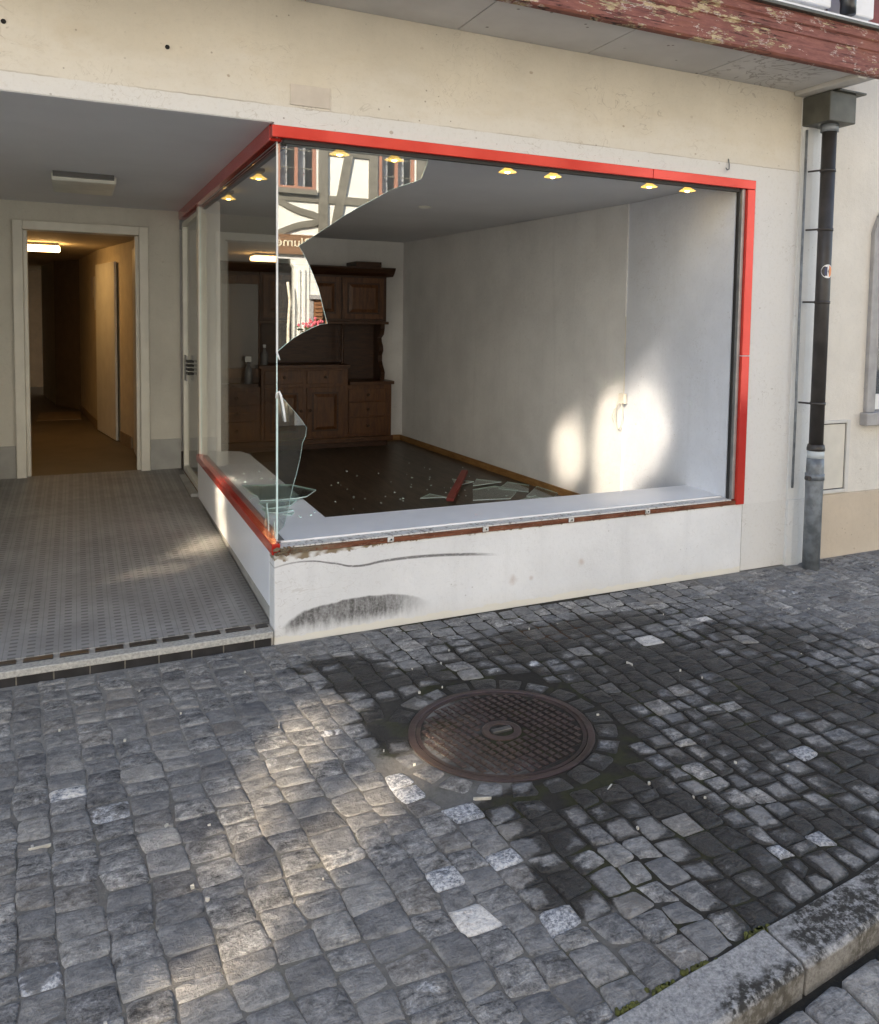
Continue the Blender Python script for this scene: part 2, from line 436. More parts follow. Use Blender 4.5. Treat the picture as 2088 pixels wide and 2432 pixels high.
def m_floor_tiles():
    # small woven relief tiles: long pale bars with dark little squares between
    t = NT('relief_floor_tile')
    X, Y, Z = t.xyz()
    P = 0.073
    u = t.math('FRACT', t.mul(X, 1 / P)); v = t.math('FRACT', t.mul(Y, 1 / 0.043))
    v2 = t.math('FRACT', t.add(t.mul(Y, 1 / 0.043), 0.5))
    colb = t.mul(t.step(u, 0.52, 0.56), t.step(u, 0.99, 0.95))
    sq = t.mul(colb, t.mul(t.step(v, 0.50, 0.58), t.step(v, 0.98, 0.92)))
    ln = t.step(t.math('ABSOLUTE', t.sub(u, 0.26)), 0.030, 0.012)
    ln2 = t.mul(t.step(t.math('ABSOLUTE', t.sub(t.math('FRACT', t.mul(Y, 1 / 0.129)), 0.5)), 0.02, 0.008), t.sub(1.0, colb))
    d = t.mx(t.mul(sq, 0.95), t.mx(t.mul(ln, 0.6), t.mul(ln2, 0.5)))
    fade = t.step(t.noise(2.0, 4), 0.3, 0.65, 0.55, 1.0)
    n = t.noise(3, 5, 0.65)
    base = t.mix(t.step(n, 0.3, 0.7), (0.25, 0.25, 0.245), (0.36, 0.36, 0.355))
    base = t.mix(t.mul(t.noise(60, 4, .7), 0.35), base, (0.20, 0.195, 0.185))
    base = t.mix(t.mul(t.step(X, -0.12, -0.01), 0.5), base, (0.07, 0.065, 0.055))
    c = t.mix(t.mul(t.mul(d, fade), 0.72), base, (0.085, 0.085, 0.085))
    return t.done(c, 0.6, t.bump(t.mul(d, -1.0), 0.35, 0.003), spec=0.4)

def m_peel():
    t = NT('peeling_red_paint')
    X, Y, Z = t.xyz()
    st = t.scl(1, 1, 5.0)
    n1 = t.noise(3.2, 6, 0.68, t.scl(1, 1, 3.2), 0.6); n2 = t.noise(11, 5, 0.7, st); n3 = t.noise(2.1, 3, 0.5, t.scl(1, 1, 2, None, (4, 2, 7)))
    red = t.mix(t.step(n2, 0.3, 0.7), (0.18, 0.068, 0.056), (0.275, 0.112, 0.088))
    red = t.mix(t.step(n3, 0.5, 0.7, 0, 0.4), red, (0.30, 0.12, 0.07))
    big = t.step(t.add(X, t.mul(t.noise(1.3, 3), 1.6)), 2.6, 4.0, 0.0, 0.05)
    peel = t.step(t.sub(t.add(t.add(t.mul(n1, 0.5), t.mul(n2, 0.3)), t.mul(t.noise(24, 5, 0.7, st), 0.2)), big), 0.522, 0.540)
    wood = t.mix(t.step(t.noise(30, 5, 0.6, t.scl(1, 1, 6)), 0.35, 0.65), (0.33, 0.24, 0.13), (0.56, 0.46, 0.29))
    c = t.mix(peel, red, wood)
    white = t.mul(t.step(t.math('ABSOLUTE', t.sub(t.add(t.mul(n1, 0.6), t.mul(n2, 0.4)), 0.53)), 0.012, 0.004), t.step(t.noise(14, 3), 0.5, 0.6))
    c = t.mix(white, c, (0.62, 0.55, 0.50))
    cr = t.noise(2.2, 5, 0.6, t.scl(0.55, 1, 14), 0.4)
    crack = t.mul(t.step(t.math('ABSOLUTE', t.sub(cr, 0.5)), 0.014, 0.004), t.step(t.noise(3, 2, .5, t.scl(1, 1, 1, None, (9, 0, 0))), 0.42, 0.55))
    c = t.mix(t.mul(crack, 0.9), c, (0.025, 0.012, 0.010))
    h = t.add(t.mul(peel, -0.8), t.mul(crack, -2.0))
    return t.done(c, 0.7, t.bump(t.add(h, t.mul(n2, 0.5)), 0.6, 0.006), spec=0.3)

def m_brownstrip():
    t = NT('weathered_brown_strip')
    n = t.noise(7, 5, 0.65, t.scl(1, 1, 6)); f = t.noise(50, 4, .7, t.scl(1, 1, 2))
    c = t.mix(t.step(n, 0.35, 0.65), (0.10, 0.035, 0.018), (0.22, 0.085, 0.045))
    c = t.mix(t.mul(t.step(f, 0.55, 0.7), 0.5), c, (0.30, 0.24, 0.18))
    X, Y, Z = t.xyz()
    c = t.mix(t.mul(t.step(X, 0.42, 0.12), t.step(t.noise(18, 5, .7), 0.38, 0.5)), c, t.mix(f, (0.05, 0.035, 0.02), (0.33, 0.27, 0.19)))
    return t.done(c, 0.8, t.bump(t.add(f, n), 0.5, 0.006), spec=0.25)

def m_dirty_white():
    t = NT('dirty_white_ledge')
    n = t.noise(30, 5, 0.72, t.scl(1.6, 1, 1)); g = t.noise(6, 4, .6)
    c = t.mix(t.step(t.add(t.mul(n, .7), t.mul(g, .3)), 0.50, 0.64), (0.66, 0.65, 0.62), (0.16, 0.13, 0.10))
    return t.done(c, 0.8, t.bump(n, 0.6, 0.006))

def m_iron():
    t = NT('rusty_cast_iron')
    n = t.noise(9, 5, 0.65); f = t.noise(70, 4, .7)
    X, Y, Z = t.xyz()
    c = t.mix(t.step(n, 0.35, 0.65), (0.022, 0.014, 0.015), (0.050, 0.030, 0.030))
    c = t.mix(t.mul(t.step(f, 0.55, 0.7), 0.5), c, (0.13, 0.085, 0.06))
    c = t.mix(t.mul(t.blob(0.42, -1.30, 0.22, 0.25, n), 0.4), c, (0.17, 0.12, 0.085))
    c = t.mix(t.mul(t.blob(0.80, -1.40, 0.16, 0.12, n), 0.8), c, (0.02, 0.014, 0.012))
    c = t.mix(t.mul(t.step(Z, -0.006, -0.002), t.step(n, 0.3, 0.6, 0.2, 0.55)), c, (0.105, 0.075, 0.066))
    return t.done(c, t.step(n, 0.3, 0.7, 0.34, 0.6), t.bump(f, 0.3, 0.003), metal=0.35, spec=0.5)

def m_soffit():
    t = NT('weathered_soffit_paint')
    n = t.noise(2.2, 5, .6); f = t.noise(60, 4)
    c = t.mix(t.step(n, 0.3, 0.7), (0.56, 0.55, 0.53), (0.66, 0.65, 0.63))
    dot = t.mul(t.step(t.voro(9), 0.10, 0.06), t.step(t.noise(2.6, 2), 0.42, 0.52))
    c = t.mix(t.mul(dot, 0.75), c, (0.12, 0.10, 0.08))
    X, Y, Z = t.xyz()
    pe = t.noise(5, 4, .6, None, .8)
    m = t.mul(t.step(t.math('ABSOLUTE', t.sub(pe, 0.5)), 0.022, 0.012), t.mul(t.step(X, 2.45, 2.6), t.step(X, 3.2, 3.0)))
    c = t.mix(t.mul(m, 0.65), c, (0.27, 0.25, 0.23))
    return t.done(c, 0.8, t.bump(t.add(f, t.mul(m, -2)), 0.25, 0.003), spec=0.3)

MT = {}
MT['facade'] = m_plaster('cream_facade_plaster', (0.64, 0.59, 0.495), band=(0.685, 0.68, 0.665), plinth=(0.65, 0.645, 0.63), lo_grime=0.3, pale_low=True)
MT['plinth'] = m_plaster('offwhite_plinth_plaster', (0.745, 0.75, 0.755), lo_grime=0.35, extra=plinth_extra, marks=0.5)
MT['pilaster'] = m_plaster('pale_pilaster_plaster', (0.70, 0.70, 0.68), plinth=(0.66, 0.66, 0.645), lo_grime=0.3, marks=0.6)
MT['white_lam'] = plain('white_laminate', (0.80, 0.83, 0.88), 0.35, 0.03, 3, 0.03)
MT['shelf'] = plain('white_window_shelf', (0.86, 0.88, 0.91), 0.3, 0.03, 4, 0.02)
def m_red():
    t = NT('red_coated_metal')
    n = t.noise(2.2, 5, 0.65); f = t.noise(45, 4, 0.7, t.scl(0.4, 0.4, 1))
    c = t.mix(t.step(n, 0.30, 0.72), (0.55, 0.028, 0.020), (0.63, 0.050, 0.030))
    c = t.mix(t.mul(t.step(f, 0.60, 0.72), 0.35), c, (0.34, 0.05, 0.04))
    c = t.mix(t.mul(t.step(t.noise(34, 5, 0.7, t.scl(1, 1, 1, None, (3, 3, 3))), 0.66, 0.72), 0.25), c, (0.40, 0.16, 0.12))
    return t.done(c, t.step(n, 0.3, 0.7, 0.08, 0.17), t.bump(t.add(t.mul(f, 0.2), t.noise(5, 2)), 0.10, 0.01), metal=0.34, spec=0.7)
MT['red'] = m_red()
MT['brown'] = m_brownstrip()
MT['dirtwhite'] = m_dirty_white()
MT['alu'] = plain('dull_aluminium', (0.34, 0.34, 0.34), 0.45, 0.15, 10, 0.05, metal=0.6)
MT['gasket'] = plain('black_gasket', (0.03, 0.03, 0.03), 0.6)
MT['inwall'] = m_plaster('interior_wall_paint', (0.79, 0.79, 0.78), marks=0.25)
MT['inwall_lit'] = m_plaster('window_lit_wall_paint', (0.80, 0.83, 0.89), marks=0.45)  # inner wall paint with bluish window light put into the colour
MT['ceil'] = plain('ceiling_paint', (0.74, 0.75, 0.77), 0.85, 0.04, 1.2, 0.06)
MT['recwall'] = m_plaster('recess_wall_paint', (0.64, 0.62, 0.55), marks=0.3)
MT['recplinth'] = plain('grey_skirting_paint', (0.36, 0.36, 0.34), 0.7, 0.08)
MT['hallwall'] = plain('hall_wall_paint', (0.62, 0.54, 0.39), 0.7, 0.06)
MT['halldark'] = plain('dim_hall_and_trim_brown', (0.26, 0.19, 0.115), 0.6, 0.1)  # trim brown; on walls the hall's dimness is put into the colour
MT['doorwhite'] = plain('aged_door_enamel', (0.72, 0.70, 0.62), 0.4, 0.06, 5, 0.05)
MT['skirt'] = m_wood('oak_skirting', (0.22, 0.11, 0.035), (0.36, 0.20, 0.075), 0.5, (1, 1, 6))
MT['laminate'] = m_wood('dark_floor_boards', (0.040, 0.029, 0.020), (0.10, 0.075, 0.052), 0.38, (6, 0.8, 1), 0.4, 4)
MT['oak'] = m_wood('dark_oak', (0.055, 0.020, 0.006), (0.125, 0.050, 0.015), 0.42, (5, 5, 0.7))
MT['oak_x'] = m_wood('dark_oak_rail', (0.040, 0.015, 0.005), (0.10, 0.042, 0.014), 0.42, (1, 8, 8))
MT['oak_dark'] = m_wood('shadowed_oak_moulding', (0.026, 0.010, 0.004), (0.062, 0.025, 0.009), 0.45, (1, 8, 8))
MT['knob'] = plain('dark_turned_knob', (0.05, 0.025, 0.012), 0.35)
MT['glass'] = m_glass('window_glass', (0.88, 0.91, 0.89), 2.9)
MT['sideglass'] = m_glass('side_window_glass', (0.96, 0.97, 0.96), 1.10, 0.0, 0.004)
MT['shard'] = m_glass('green_shard_glass', (0.76, 0.84, 0.81), 1.5, 0.02, 0.12)
MT['edge'] = plain('bright_glass_edge', (0.62, 0.78, 0.76), 0.2, 0.1, 20, 0.1, spec=0.8)
MT['tape'] = plain('pale_silicone', (0.78, 0.79, 0.78), 0.4)
MT['cobble'] = m_cobble(); MT['joint'] = m_joint(); MT['kerb'] = m_kerb()
MT['floortile'] = m_floor_tiles()
MT['darktile'] = plain('dark_glazed_tile', (0.03, 0.028, 0.028), 0.35, 0.3, 12, 0.05)
MT['grout'] = plain('pale_grout', (0.40, 0.38, 0.34), 0.9, 0.15, 30, 0.2)
MT['nosing'] = plain('terrazzo_nosing', (0.40, 0.39, 0.36), 0.6, 0.25, 80, 0.2)
MT['peel'] = m_peel(); MT['soffit'] = m_soffit()
MT['pipe'] = plain('dark_brown_pipe_paint', (0.040, 0.036, 0.034), 0.45, 0.25, 9, 0.1, spec=0.5)
MT['hopper'] = plain('dark_zinc_hopper', (0.10, 0.10, 0.085), 0.5, 0.2, 7, 0.1, metal=0.2)
MT['zinc'] = plain('galvanised_pipe', (0.19, 0.21, 0.23), 0.5, 0.3, 16, 0.15, metal=0.3)
MT['zincband'] = plain('pale_blue_band', (0.50, 0.55, 0.58), 0.5)
MT['iron'] = m_iron()
MT['ironpale'] = plain('worn_iron_lug', (0.12, 0.115, 0.11), 0.45, 0.2, 30, 0.1, metal=0.5)
MT['stone'] = plain('grey_sandstone', (0.36, 0.35, 0.345), 0.8, 0.1, 12, 0.2)
MT['nwall'] = m_plaster('neighbour_render', (0.72, 0.685, 0.62), marks=0.4)
MT['nplinth'] = m_plaster('tan_plinth_render', (0.60, 0.51, 0.40), marks=0.8, lo_grime=0.2)
MT['meter'] = plain('meter_door_paint', (0.63, 0.60, 0.53), 0.6, 0.05)
MT['meterframe'] = plain('meter_frame_paint', (0.60, 0.585, 0.55), 0.6, 0.05)
MT['white'] = plain('white_paint', (0.78, 0.78, 0.78), 0.5, 0.04)
MT['black'] = plain('black_plastic', (0.02, 0.021, 0.024), 0.3, 0.1, spec=0.6)
MT['redwall'] = plain('dull_red_boards', (0.20, 0.055, 0.05), 0.7, 0.2, 6, 0.2)
MT['cable'] = plain('white_cable', (0.66, 0.63, 0.55), 0.5)
MT['lampmetal'] = plain('lamp_metal', (0.10, 0.10, 0.10), 0.35, 0.1, metal=0.7)
MT['bulb'] = m_emit('lit_halogen', (1.0, 0.66, 0.16), 10.0)
MT['shade'] = m_emit('amber_lamp_shade', (1.0, 0.58, 0.10), 0.35)
MT['lampdiff'] = plain('unlit_lamp_cover', (0.74, 0.74, 0.66), 0.4)
MT['hallglow'] = m_emit('lit_hall_diffuser', (1.0, 0.58, 0.21), 6.0)
MT['timber'] = m_wood('grey_painted_timber', (0.13, 0.12, 0.095), (0.20, 0.185, 0.15), 0.7, (1, 1, 3))
MT['infill'] = plain('cream_infill', (0.78, 0.775, 0.72), 0.85, 0.04)
MT['sign'] = m_wood('brown_sign_board', (0.16, 0.08, 0.035), (0.24, 0.125, 0.06), 0.6, (1, 6, 6))
MT['letter'] = plain('cream_sign_letter', (0.80, 0.72, 0.52), 0.5)
MT['oppwall'] = plain('sunlit_house_render', (0.60, 0.61, 0.60), 0.85, 0.06, 2)
MT['winframe'] = plain('reddish_window_frame', (0.36, 0.17, 0.11), 0.5)
MT['curtain'] = plain('white_net_curtain', (0.62, 0.64, 0.66), 0.8)
MT['darkroom'] = plain('dim_room_backing', (0.03, 0.03, 0.032), 0.8)
MT['oppglass'] = m_glass('far_window_glass', (0.9, 0.9, 0.9), 1.5)
MT['shutter'] = m_wood('brown_shutter', (0.20, 0.09, 0.04), (0.30, 0.15, 0.07), 0.6, (1, 1, 6))
MT['pink'] = plain('pink_petal', (0.62, 0.13, 0.17), 0.7, 0.3, 40)
MT['leaf'] = plain('geranium_leaf', (0.05, 0.11, 0.03), 0.6, 0.3, 40)
MT['birch'] = plain('birch_bark', (0.72, 0.66, 0.52), 0.7, 0.2, 20)
MT['roof'] = plain('clay_roof', (0.22, 0.09, 0.055), 0.8, 0.2, 10)
MT['moss'] = plain('yellow_green_moss', (0.07, 0.075, 0.015), 0.9, 0.4, 60, 0.5)
MT['taupe'] = plain('blank_plate', (0.56, 0.51, 0.45), 0.6, 0.08)
MT['hole'] = plain('bolt_hole', (0.01, 0.01, 0.01), 0.9)

def m_sun_mirror(name, k, r, tint=(1, 0.92, 0.78)):  # mirror metal for the added pieces that throw sun patches into the lane
    t = NT(name)
    return t.done(tuple(k * q for q in tint), r, metal=1.0)
MT['sun_mirror'] = m_sun_mirror('sun_mirror_metal', 0.62, 0.036)
MT['sun_mirror_soft'] = m_sun_mirror('weak_sun_mirror_metal', 0.46, 0.030, (1, 0.98, 0.94))
MT['sun_mirror_full'] = m_sun_mirror('strong_sun_mirror_metal', 0.88, 0.030)

# ================================================================ GROUND
def kerb_y(x):
    return -2.521 + 0.125 * (x - 0.213)
GX0, GX1 = -14.0, 16.0
street = MB().box(-16, 18, -9.2, 9, -0.45, -0.082).build('street', MT['joint'], kind='structure')
# pavement bed (joint sand) as a solid slab with its edge behind the kerb
bed = MB()
xs = [-2.3 + 0.1 * k for k in range(80)]
poly = [(x, -0.0) for x in (-8.0, 9.0)]
pv = [(-8.0, 0.12), (9.0, 0.12), (9.0, kerb_y(5.0)), (5.0, kerb_y(5.0)), (-3.0, kerb_y(-3.0)), (-8.0, kerb_y(-3.0))]
bed.prism(pv, 'z', -0.10, -0.0066)
pavement = bed.build('pavement', MT['joint'], kind='structure')

MC = Vector((0.62, -1.21)); MR = 0.35

def stone_mesh(quad, h, tone, rng, z0=0.0, deep=0.05, gap=0.004):
    """one split cobble from a four-cornered outline: sides, worn shoulder, uneven crown"""
    c = sum((Vector(q) for q in quad), Vector((0, 0))) / 4
    ring = []
    for k in range(4):
        a, b, d = Vector(quad[k - 1]), Vector(quad[k]), Vector(quad[(k + 1) % 4])
        ra, rb = rng.uniform(0.10, 0.24), rng.uniform(0.10, 0.24)
        ring.append(b + (a - b) * ra)
        ring.append(b + ((a - b) * ra + (d - b) * rb) * rng.uniform(0.14, 0.26))
        ring.append(b + (d - b) * rb)
    out = []
    for p in ring:
        d = (c - p)
        j = Vector((rng.uniform(-1, 1), rng.uniform(-1, 1))) * 0.0028
        out.append(p + d.normalized() * gap + j)
    n = len(out)
    sx, sy = rng.uniform(-0.03, 0.03), rng.uniform(-0.03, 0.03)
    def zz(p, base):
        return z0 + base + h + sx * (p.x - c.x) + sy * (p.y - c.y)
    v, f = [], []
    for p in out: v.append((p.x, p.y, z0 - deep))
    for p in out: v.append((p.x, p.y, zz(p, -0.0042 - rng.uniform(0, 0.003))))
    for p in out:
        q = p + (c - p) * 0.10; v.append((q.x, q.y, zz(q, -0.0025 + rng.uniform(-0.0015, 0.0015))))
    for p in out:
        q = p + (c - p) * rng.uniform(0.36, 0.46); v.append((q.x, q.y, zz(q, rng.uniform(-0.0026, 0.0032))))
    v.append((c.x, c.y, zz(c, rng.uniform(-0.002, 0.004))))
    for r in range(3):
        for k in range(n):
            f.append((r * n + k, r * n + (k + 1) % n, (r + 1) * n + (k + 1) % n, (r + 1) * n + k))
    for k in range(n):
        f.append((3 * n + k, 3 * n + (k + 1) % n, 4 * n))
    return v, f, tone, c

def mesh_from(name, stones, mat):
    me = bpy.data.meshes.new(name)
    V, F, T = [], [], []
    for v, f, tone, c in stones:
        i = len(V); V += v; F += [tuple(i + k for k in q) for q in f]
        n = (len(v) - 1) // 4
        T += [(*tone, 1.0)] * (2 * n) + [(*tone, 0.75)] * n + [(*tone, 0.12)] * n + [(*tone, 0.0)]
    me.from_pydata(V, [], F)
    me.materials.append(mat)
    at = me.attributes.new('tone', 'FLOAT_COLOR', 'POINT')
    at.data.foreach_set('color', [x for t_ in T for x in t_])
    me.polygons.foreach_set('use_smooth', [True] * len(F))
    me.update()
    return me

rng = random.Random(11)
WHITE = [(-0.903, -0.981), (0.294, -1.673), (0.297, -1.924), (0.069, -1.925), (0.077, -2.07), (0.318, -2.183), (1.676, -0.677), (2.14, -0.557), (1.229, -2.227), (1.577, -1.796), (2.6, -1.2), (1.06, -2.2), (0.15, -1.42)]
stones = []
def shear(u, y):
    k = 0.065 if u < 0.4 else max(-0.03, 0.065 - 0.095 * (u - 0.4) / 1.1)
    return u + k * (-y)
u = -2.05
cols = []
while u < 6.6:
    w = rng.gauss(0.107, 0.011); w = min(0.135, max(0.085, w)); cols.append((u, u + w)); u += w
wob = [[rng.uniform(-0.010, 0.010) for _ in range(40)] for _ in range(len(cols) + 1)]
for ci, (u0, u1) in enumerate(cols):
    y = -0.004 - rng.uniform(0, 0.03)
    first = True; r = 0
    while True:
        L = min(0.135, max(0.075, rng.gauss(0.102, 0.014)))
        if rng.random() < 0.06: L *= 0.62
        y1 = y - L
        yk = kerb_y(shear((u0 + u1) / 2, y1)) + 0.004
        last = False
        if y1 < yk + 0.05:
            y1 = yk; last = True
        b0 = wob[ci]; b1 = wob[ci + 1]
        k0, k1 = int(-y * 10), int(-y1 * 10)
        t0 = rng.uniform(-0.007, 0.007); t1 = rng.uniform(-0.013, 0.013)
        q = [(shear(u0, y) + b0[k0], y + t0 * 0), (shear(u1, y) + b1[k0], y), (shear(u1, y1) + b1[k1], y1 + t1), (shear(u0, y1) + b0[k1], y1 - t1)]
        if last:
            q[2] = (q[2][0], kerb_y(q[2][0]) + 0.006); q[3] = (q[3][0], kerb_y(q[3][0]) + 0.006)
        stones.append(q)
        y = y1
        if last: break
sdata = []
for q in stones:
    c = sum((Vector(p) for p in q), Vector((0, 0))) / 4
    dm = (c - MC).length
    if dm < 0.50: continue
    if dm < 0.64:
        q2 = []
        for p in q:
            d = Vector(p) - MC
            if d.length < 0.472: d = d.normalized() * 0.472
            q2.append(tuple(MC + d))
        q = q2
        a = abs(sum(q[k][0] * q[(k + 1) % 4][1] - q[(k + 1) % 4][0] * q[k][1] for k in range(4))) / 2
        if a < 0.0035: continue
    tone = [min(1, max(0, rng.gauss(0.5, 0.17))), 0.0, rng.random()]
    wd = min((c - Vector(wp)).length for wp in WHITE)
    if wd < 0.05: tone = [1.0, {0: 0.78, 4: 1.05, 6: 1.05, 7: 0.85}.get(min(range(len(WHITE)), key=lambda k: (c - Vector(WHITE[k])).length), 0.55), 0.5]
    elif rng.random() < 0.03: tone[1] = rng.uniform(0.22, 0.36)
    elif rng.random() < 0.05: tone[0] = 0.95
    sdata.append(stone_mesh(q, rng.uniform(-0.0022, 0.0028), tone, rng, 0.0, 0.05, rng.uniform(0.004, 0.0065) if (c.x < 0.25 and c.y > -0.62) else rng.uniform(0.0005, 0.0028) if c.x < 0.35 else rng.uniform(0.0025, 0.006)))
# ring of setts round the manhole
nr = 22
for k in range(nr):
    if k == 9: continue
    a0 = 2 * math.pi * (k + rng.uniform(0.03, 0.12)) / nr; a1 = 2 * math.pi * (k + 1 - rng.uniform(0.03, 0.12)) / nr
    r0, r1 = 0.368, rng.uniform(0.452, 0.470)
    q = [tuple(MC + Vector((math.cos(a), math.sin(a))) * r) for a, r in ((a0, r0), (a1, r0), (a1, r1), (a0, r1))]
    sdata.append(stone_mesh(q, rng.uniform(-0.004, 0.002), [min(1, max(0, rng.gauss(0.5, 0.2))), 0.0, rng.random()], rng, 0, 0.05, 0.004))

def px_area(s):
    v, f, tone, c = s
    p = proj((c.x, c.y, 0))
    if p is None or not (-60 < p[0] < IW + 60 and -60 < p[1] < IH + 60): return -1
    return 1.0 / (Vector((c.x, c.y, 0)) - CAM).length
sdata.sort(key=px_area, reverse=True)
for s in sdata[:300]:
    o = bpy.data.objects.new('cobblestone', mesh_from('cobblestone', [s], MT['cobble'])); COL.objects.link(o); o.parent = pavement
o = bpy.data.objects.new('distant_cobblestones', mesh_from('distant_cobblestones', sdata[300:], MT['cobble'])); COL.objects.link(o); o.parent = pavement; tag(o, kind='stuff')

# kerb of long granite blocks
kerb = empty('kerb', kind='structure')
edges = [-3.2, -2.25, -1.25, -0.28, 0.765, 1.72, 2.75, 3.8, 4.9]
for a, b in zip(edges, edges[1:]):
    a2, b2 = a + 0.005, b - 0.005
    nseg = 7
    mb = MB(); top = []
    for k in range(nseg + 1):
        x = a2 + (b2 - a2) * k / nseg; yi = kerb_y(x) - 0.004; yo = yi - 0.14
        jo = rng.uniform(-0.004, 0.004); jz = rng.uniform(-0.003, 0.003)
        top.append([(x, yi, -0.10), (x, yi + rng.uniform(-.002, .002), 0.004 + jz), (x, yo + 0.012 + jo, 0.003 + jz), (x, yo + jo, -0.009), (x, yo + 0.004, -0.102)])
    vs = [p for r in top for p in r]; fs = []
    for k in range(nseg):
        for j in range(4):
            fs.append((k * 5 + j, k * 5 + j + 1, (k + 1) * 5 + j + 1, (k + 1) * 5 + j))
    fs += [(0, 1, 2, 3, 4), tuple(nseg * 5 + j for j in (4, 3, 2, 1, 0))]
    mb.mesh(vs, fs).build('kerb_stone', MT['kerb'], kerb, bevel=0.004)
for x in (0.30, 0.40, 0.52, 0.735, 0.75):
    mb = MB()
    for k in range(16):
        px_, py_ = x + rng.gauss(0, 0.02), kerb_y(x) + 0.004 + rng.gauss(0, 0.004)
        r = rng.uniform(0.004, 0.010)
        mb.lathe([(r, -0.012), (r * 0.9, -0.001), (r * 0.5, 0.003)], (px_, py_, 0.0), 6)
    mb.build('moss', MT['moss'], kerb, smooth=True, kind='stuff')
# street setts below the kerb
sr = []
for r_ in range(5):
    x = -1.0 + rng.uniform(0, 0.1)
    while x < 3.4:
        w = rng.uniform(0.13, 0.18); y0 = kerb_y(x) - 0.168 - r_ * 0.145; 
        q = [(x, y0), (x + w, y0 + 0.125 * w), (x + w, y0 + 0.125 * w - 0.14), (x, y0 - 0.14)]
        sr.append(stone_mesh(q, rng.uniform(-0.004, 0.004), [rng.uniform(0.5, 0.9), 0.0, rng.uniform(0, 0.4)], rng, -0.058, 0.04, 0.006)); x += w
for s in sr:
    o = bpy.data.objects.new('street_sett', mesh_from('street_sett', [s], MT['cobble'])); COL.objects.link(o); o.parent = street

# crumbs of mortar, straw and paper trodden into the setts
lt = MB()
for k in range(60):
    x, y = rng.uniform(-1.2, 3.2), rng.uniform(-2.3, -0.05)
    if (Vector((x, y)) - MC).length < 0.40: continue
    a = rng.uniform(0, 6.28); L = rng.uniform(0.002, 0.0055); W = L * rng.uniform(0.5, 1.0)
    if rng.random() < 0.16: L = rng.uniform(0.015, 0.034); W = 0.0022
    ca, sa = math.cos(a), math.sin(a); z = 0.004
    q = [(x + u_ * ca - w_ * sa, y + u_ * sa + w_ * ca) for u_, w_ in ((-L, -W), (L, -W * .7), (L * .8, W), (-L * .9, W * .8))]
    lt.prism(q, 'z', z - 0.008, z + rng.uniform(0.0, 0.003))
lt.build('litter', plain('pale_crumb', (0.46, 0.44, 0.39), 0.8, 0.25, 30), pavement, kind='stuff')

# manhole cover
def manhole():
    root = empty('manhole_cover', (0, 0, 0), 'round rusty cast iron manhole cover set in the cobbles', 'manhole cover')
    c = (MC.x, MC.y, 0)
    MB().lathe([(MR + 0.012, -0.05), (MR + 0.012, -0.003), (MR + 0.008, -0.001), (MR - 0.012, -0.001), (MR - 0.016, -0.005), (MR - 0.016, -0.05)], c, 72).build('frame_ring', MT['iron'], root)
    MB().lathe([(0.002, -0.03), (MR - 0.019, -0.03), (MR - 0.019, -0.004), (MR - 0.034, -0.004), (MR - 0.036, -0.012), (0.002, -0.012)], c, 72).build('cover_plate', MT['iron'], root)
    mb = MB(); rot = math.radians(14); p = 0.0345
    for i in range(-11, 12):
        for j in range(-11, 12):
            x, y = i * p, j * p
            d = math.hypot(x, y)
            if d > MR - 0.052 or d < 0.085: continue
            hx, hy = 0.0105, 0.0142
            cx, cy_ = MC.x + x * math.cos(rot) - y * math.sin(rot), MC.y + x * math.sin(rot) + y * math.cos(rot)
            def P(a, b, z): return (cx + a * math.cos(rot) - b * math.sin(rot), cy_ + a * math.sin(rot) + b * math.cos(rot), z)
            vs = [P(-hx, -hy, -0.013), P(hx, -hy, -0.013), P(hx, hy, -0.013), P(-hx, hy, -0.013)] + [P(-hx * .8, -hy * .85, -0.0015), P(hx * .8, -hy * .85, -0.0015), P(hx * .8, hy * .85, -0.0015), P(-hx * .8, hy * .85, -0.0015)]
            mb.mesh(vs, [(4, 5, 6, 7), (0, 1, 5, 4), (1, 2, 6, 5), (2, 3, 7, 6), (3, 0, 4, 7)])
    # low cross ribs between the studs
    for i in range(-10, 10):
        yy = (i + 0.5) * p; L = math.sqrt(max(0.0, (MR - 0.045) ** 2 - yy * yy))
        if L < 0.05: continue
        for a, b in ((-L, -0.09), (0.09, L)) if abs(yy) < 0.08 else ((-L, L),):
            if b - a < 0.02: continue
            def P(a_, b_, z): return (MC.x + a_ * math.cos(rot) - b_ * math.sin(rot), MC.y + a_ * math.sin(rot) + b_ * math.cos(rot), z)
            vs = [P(a, yy - .003, -.0125), P(b, yy - .003, -.0125), P(b, yy + .003, -.0125), P(a, yy + .003, -.0125), P(a, yy - .002, -.006), P(b, yy - .002, -.006), P(b, yy + .002, -.006), P(a, yy + .002, -.006)]
            mb.mesh(vs, [(4, 5, 6, 7), (0, 1, 5, 4), (1, 2, 6, 5), (2, 3, 7, 6), (3, 0, 4, 7)])
    mb.build('tread_studs', MT['iron'], root, kind='stuff')
    hub = MB().lathe([(0.078, -0.013), (0.078, -0.003), (0.072, -0.001), (0.05, -0.001), (0.047, -0.010), (0.002, -0.010)], c, 32).build('lifting_hub', MT['iron'], root)
    MB().box(MC.x - 0.042, MC.x + 0.042, MC.y - 0.012, MC.y + 0.012, -0.011, 0.004).build('lifting_bar', MT['ironpale'], hub, bevel=0.003)
manhole()

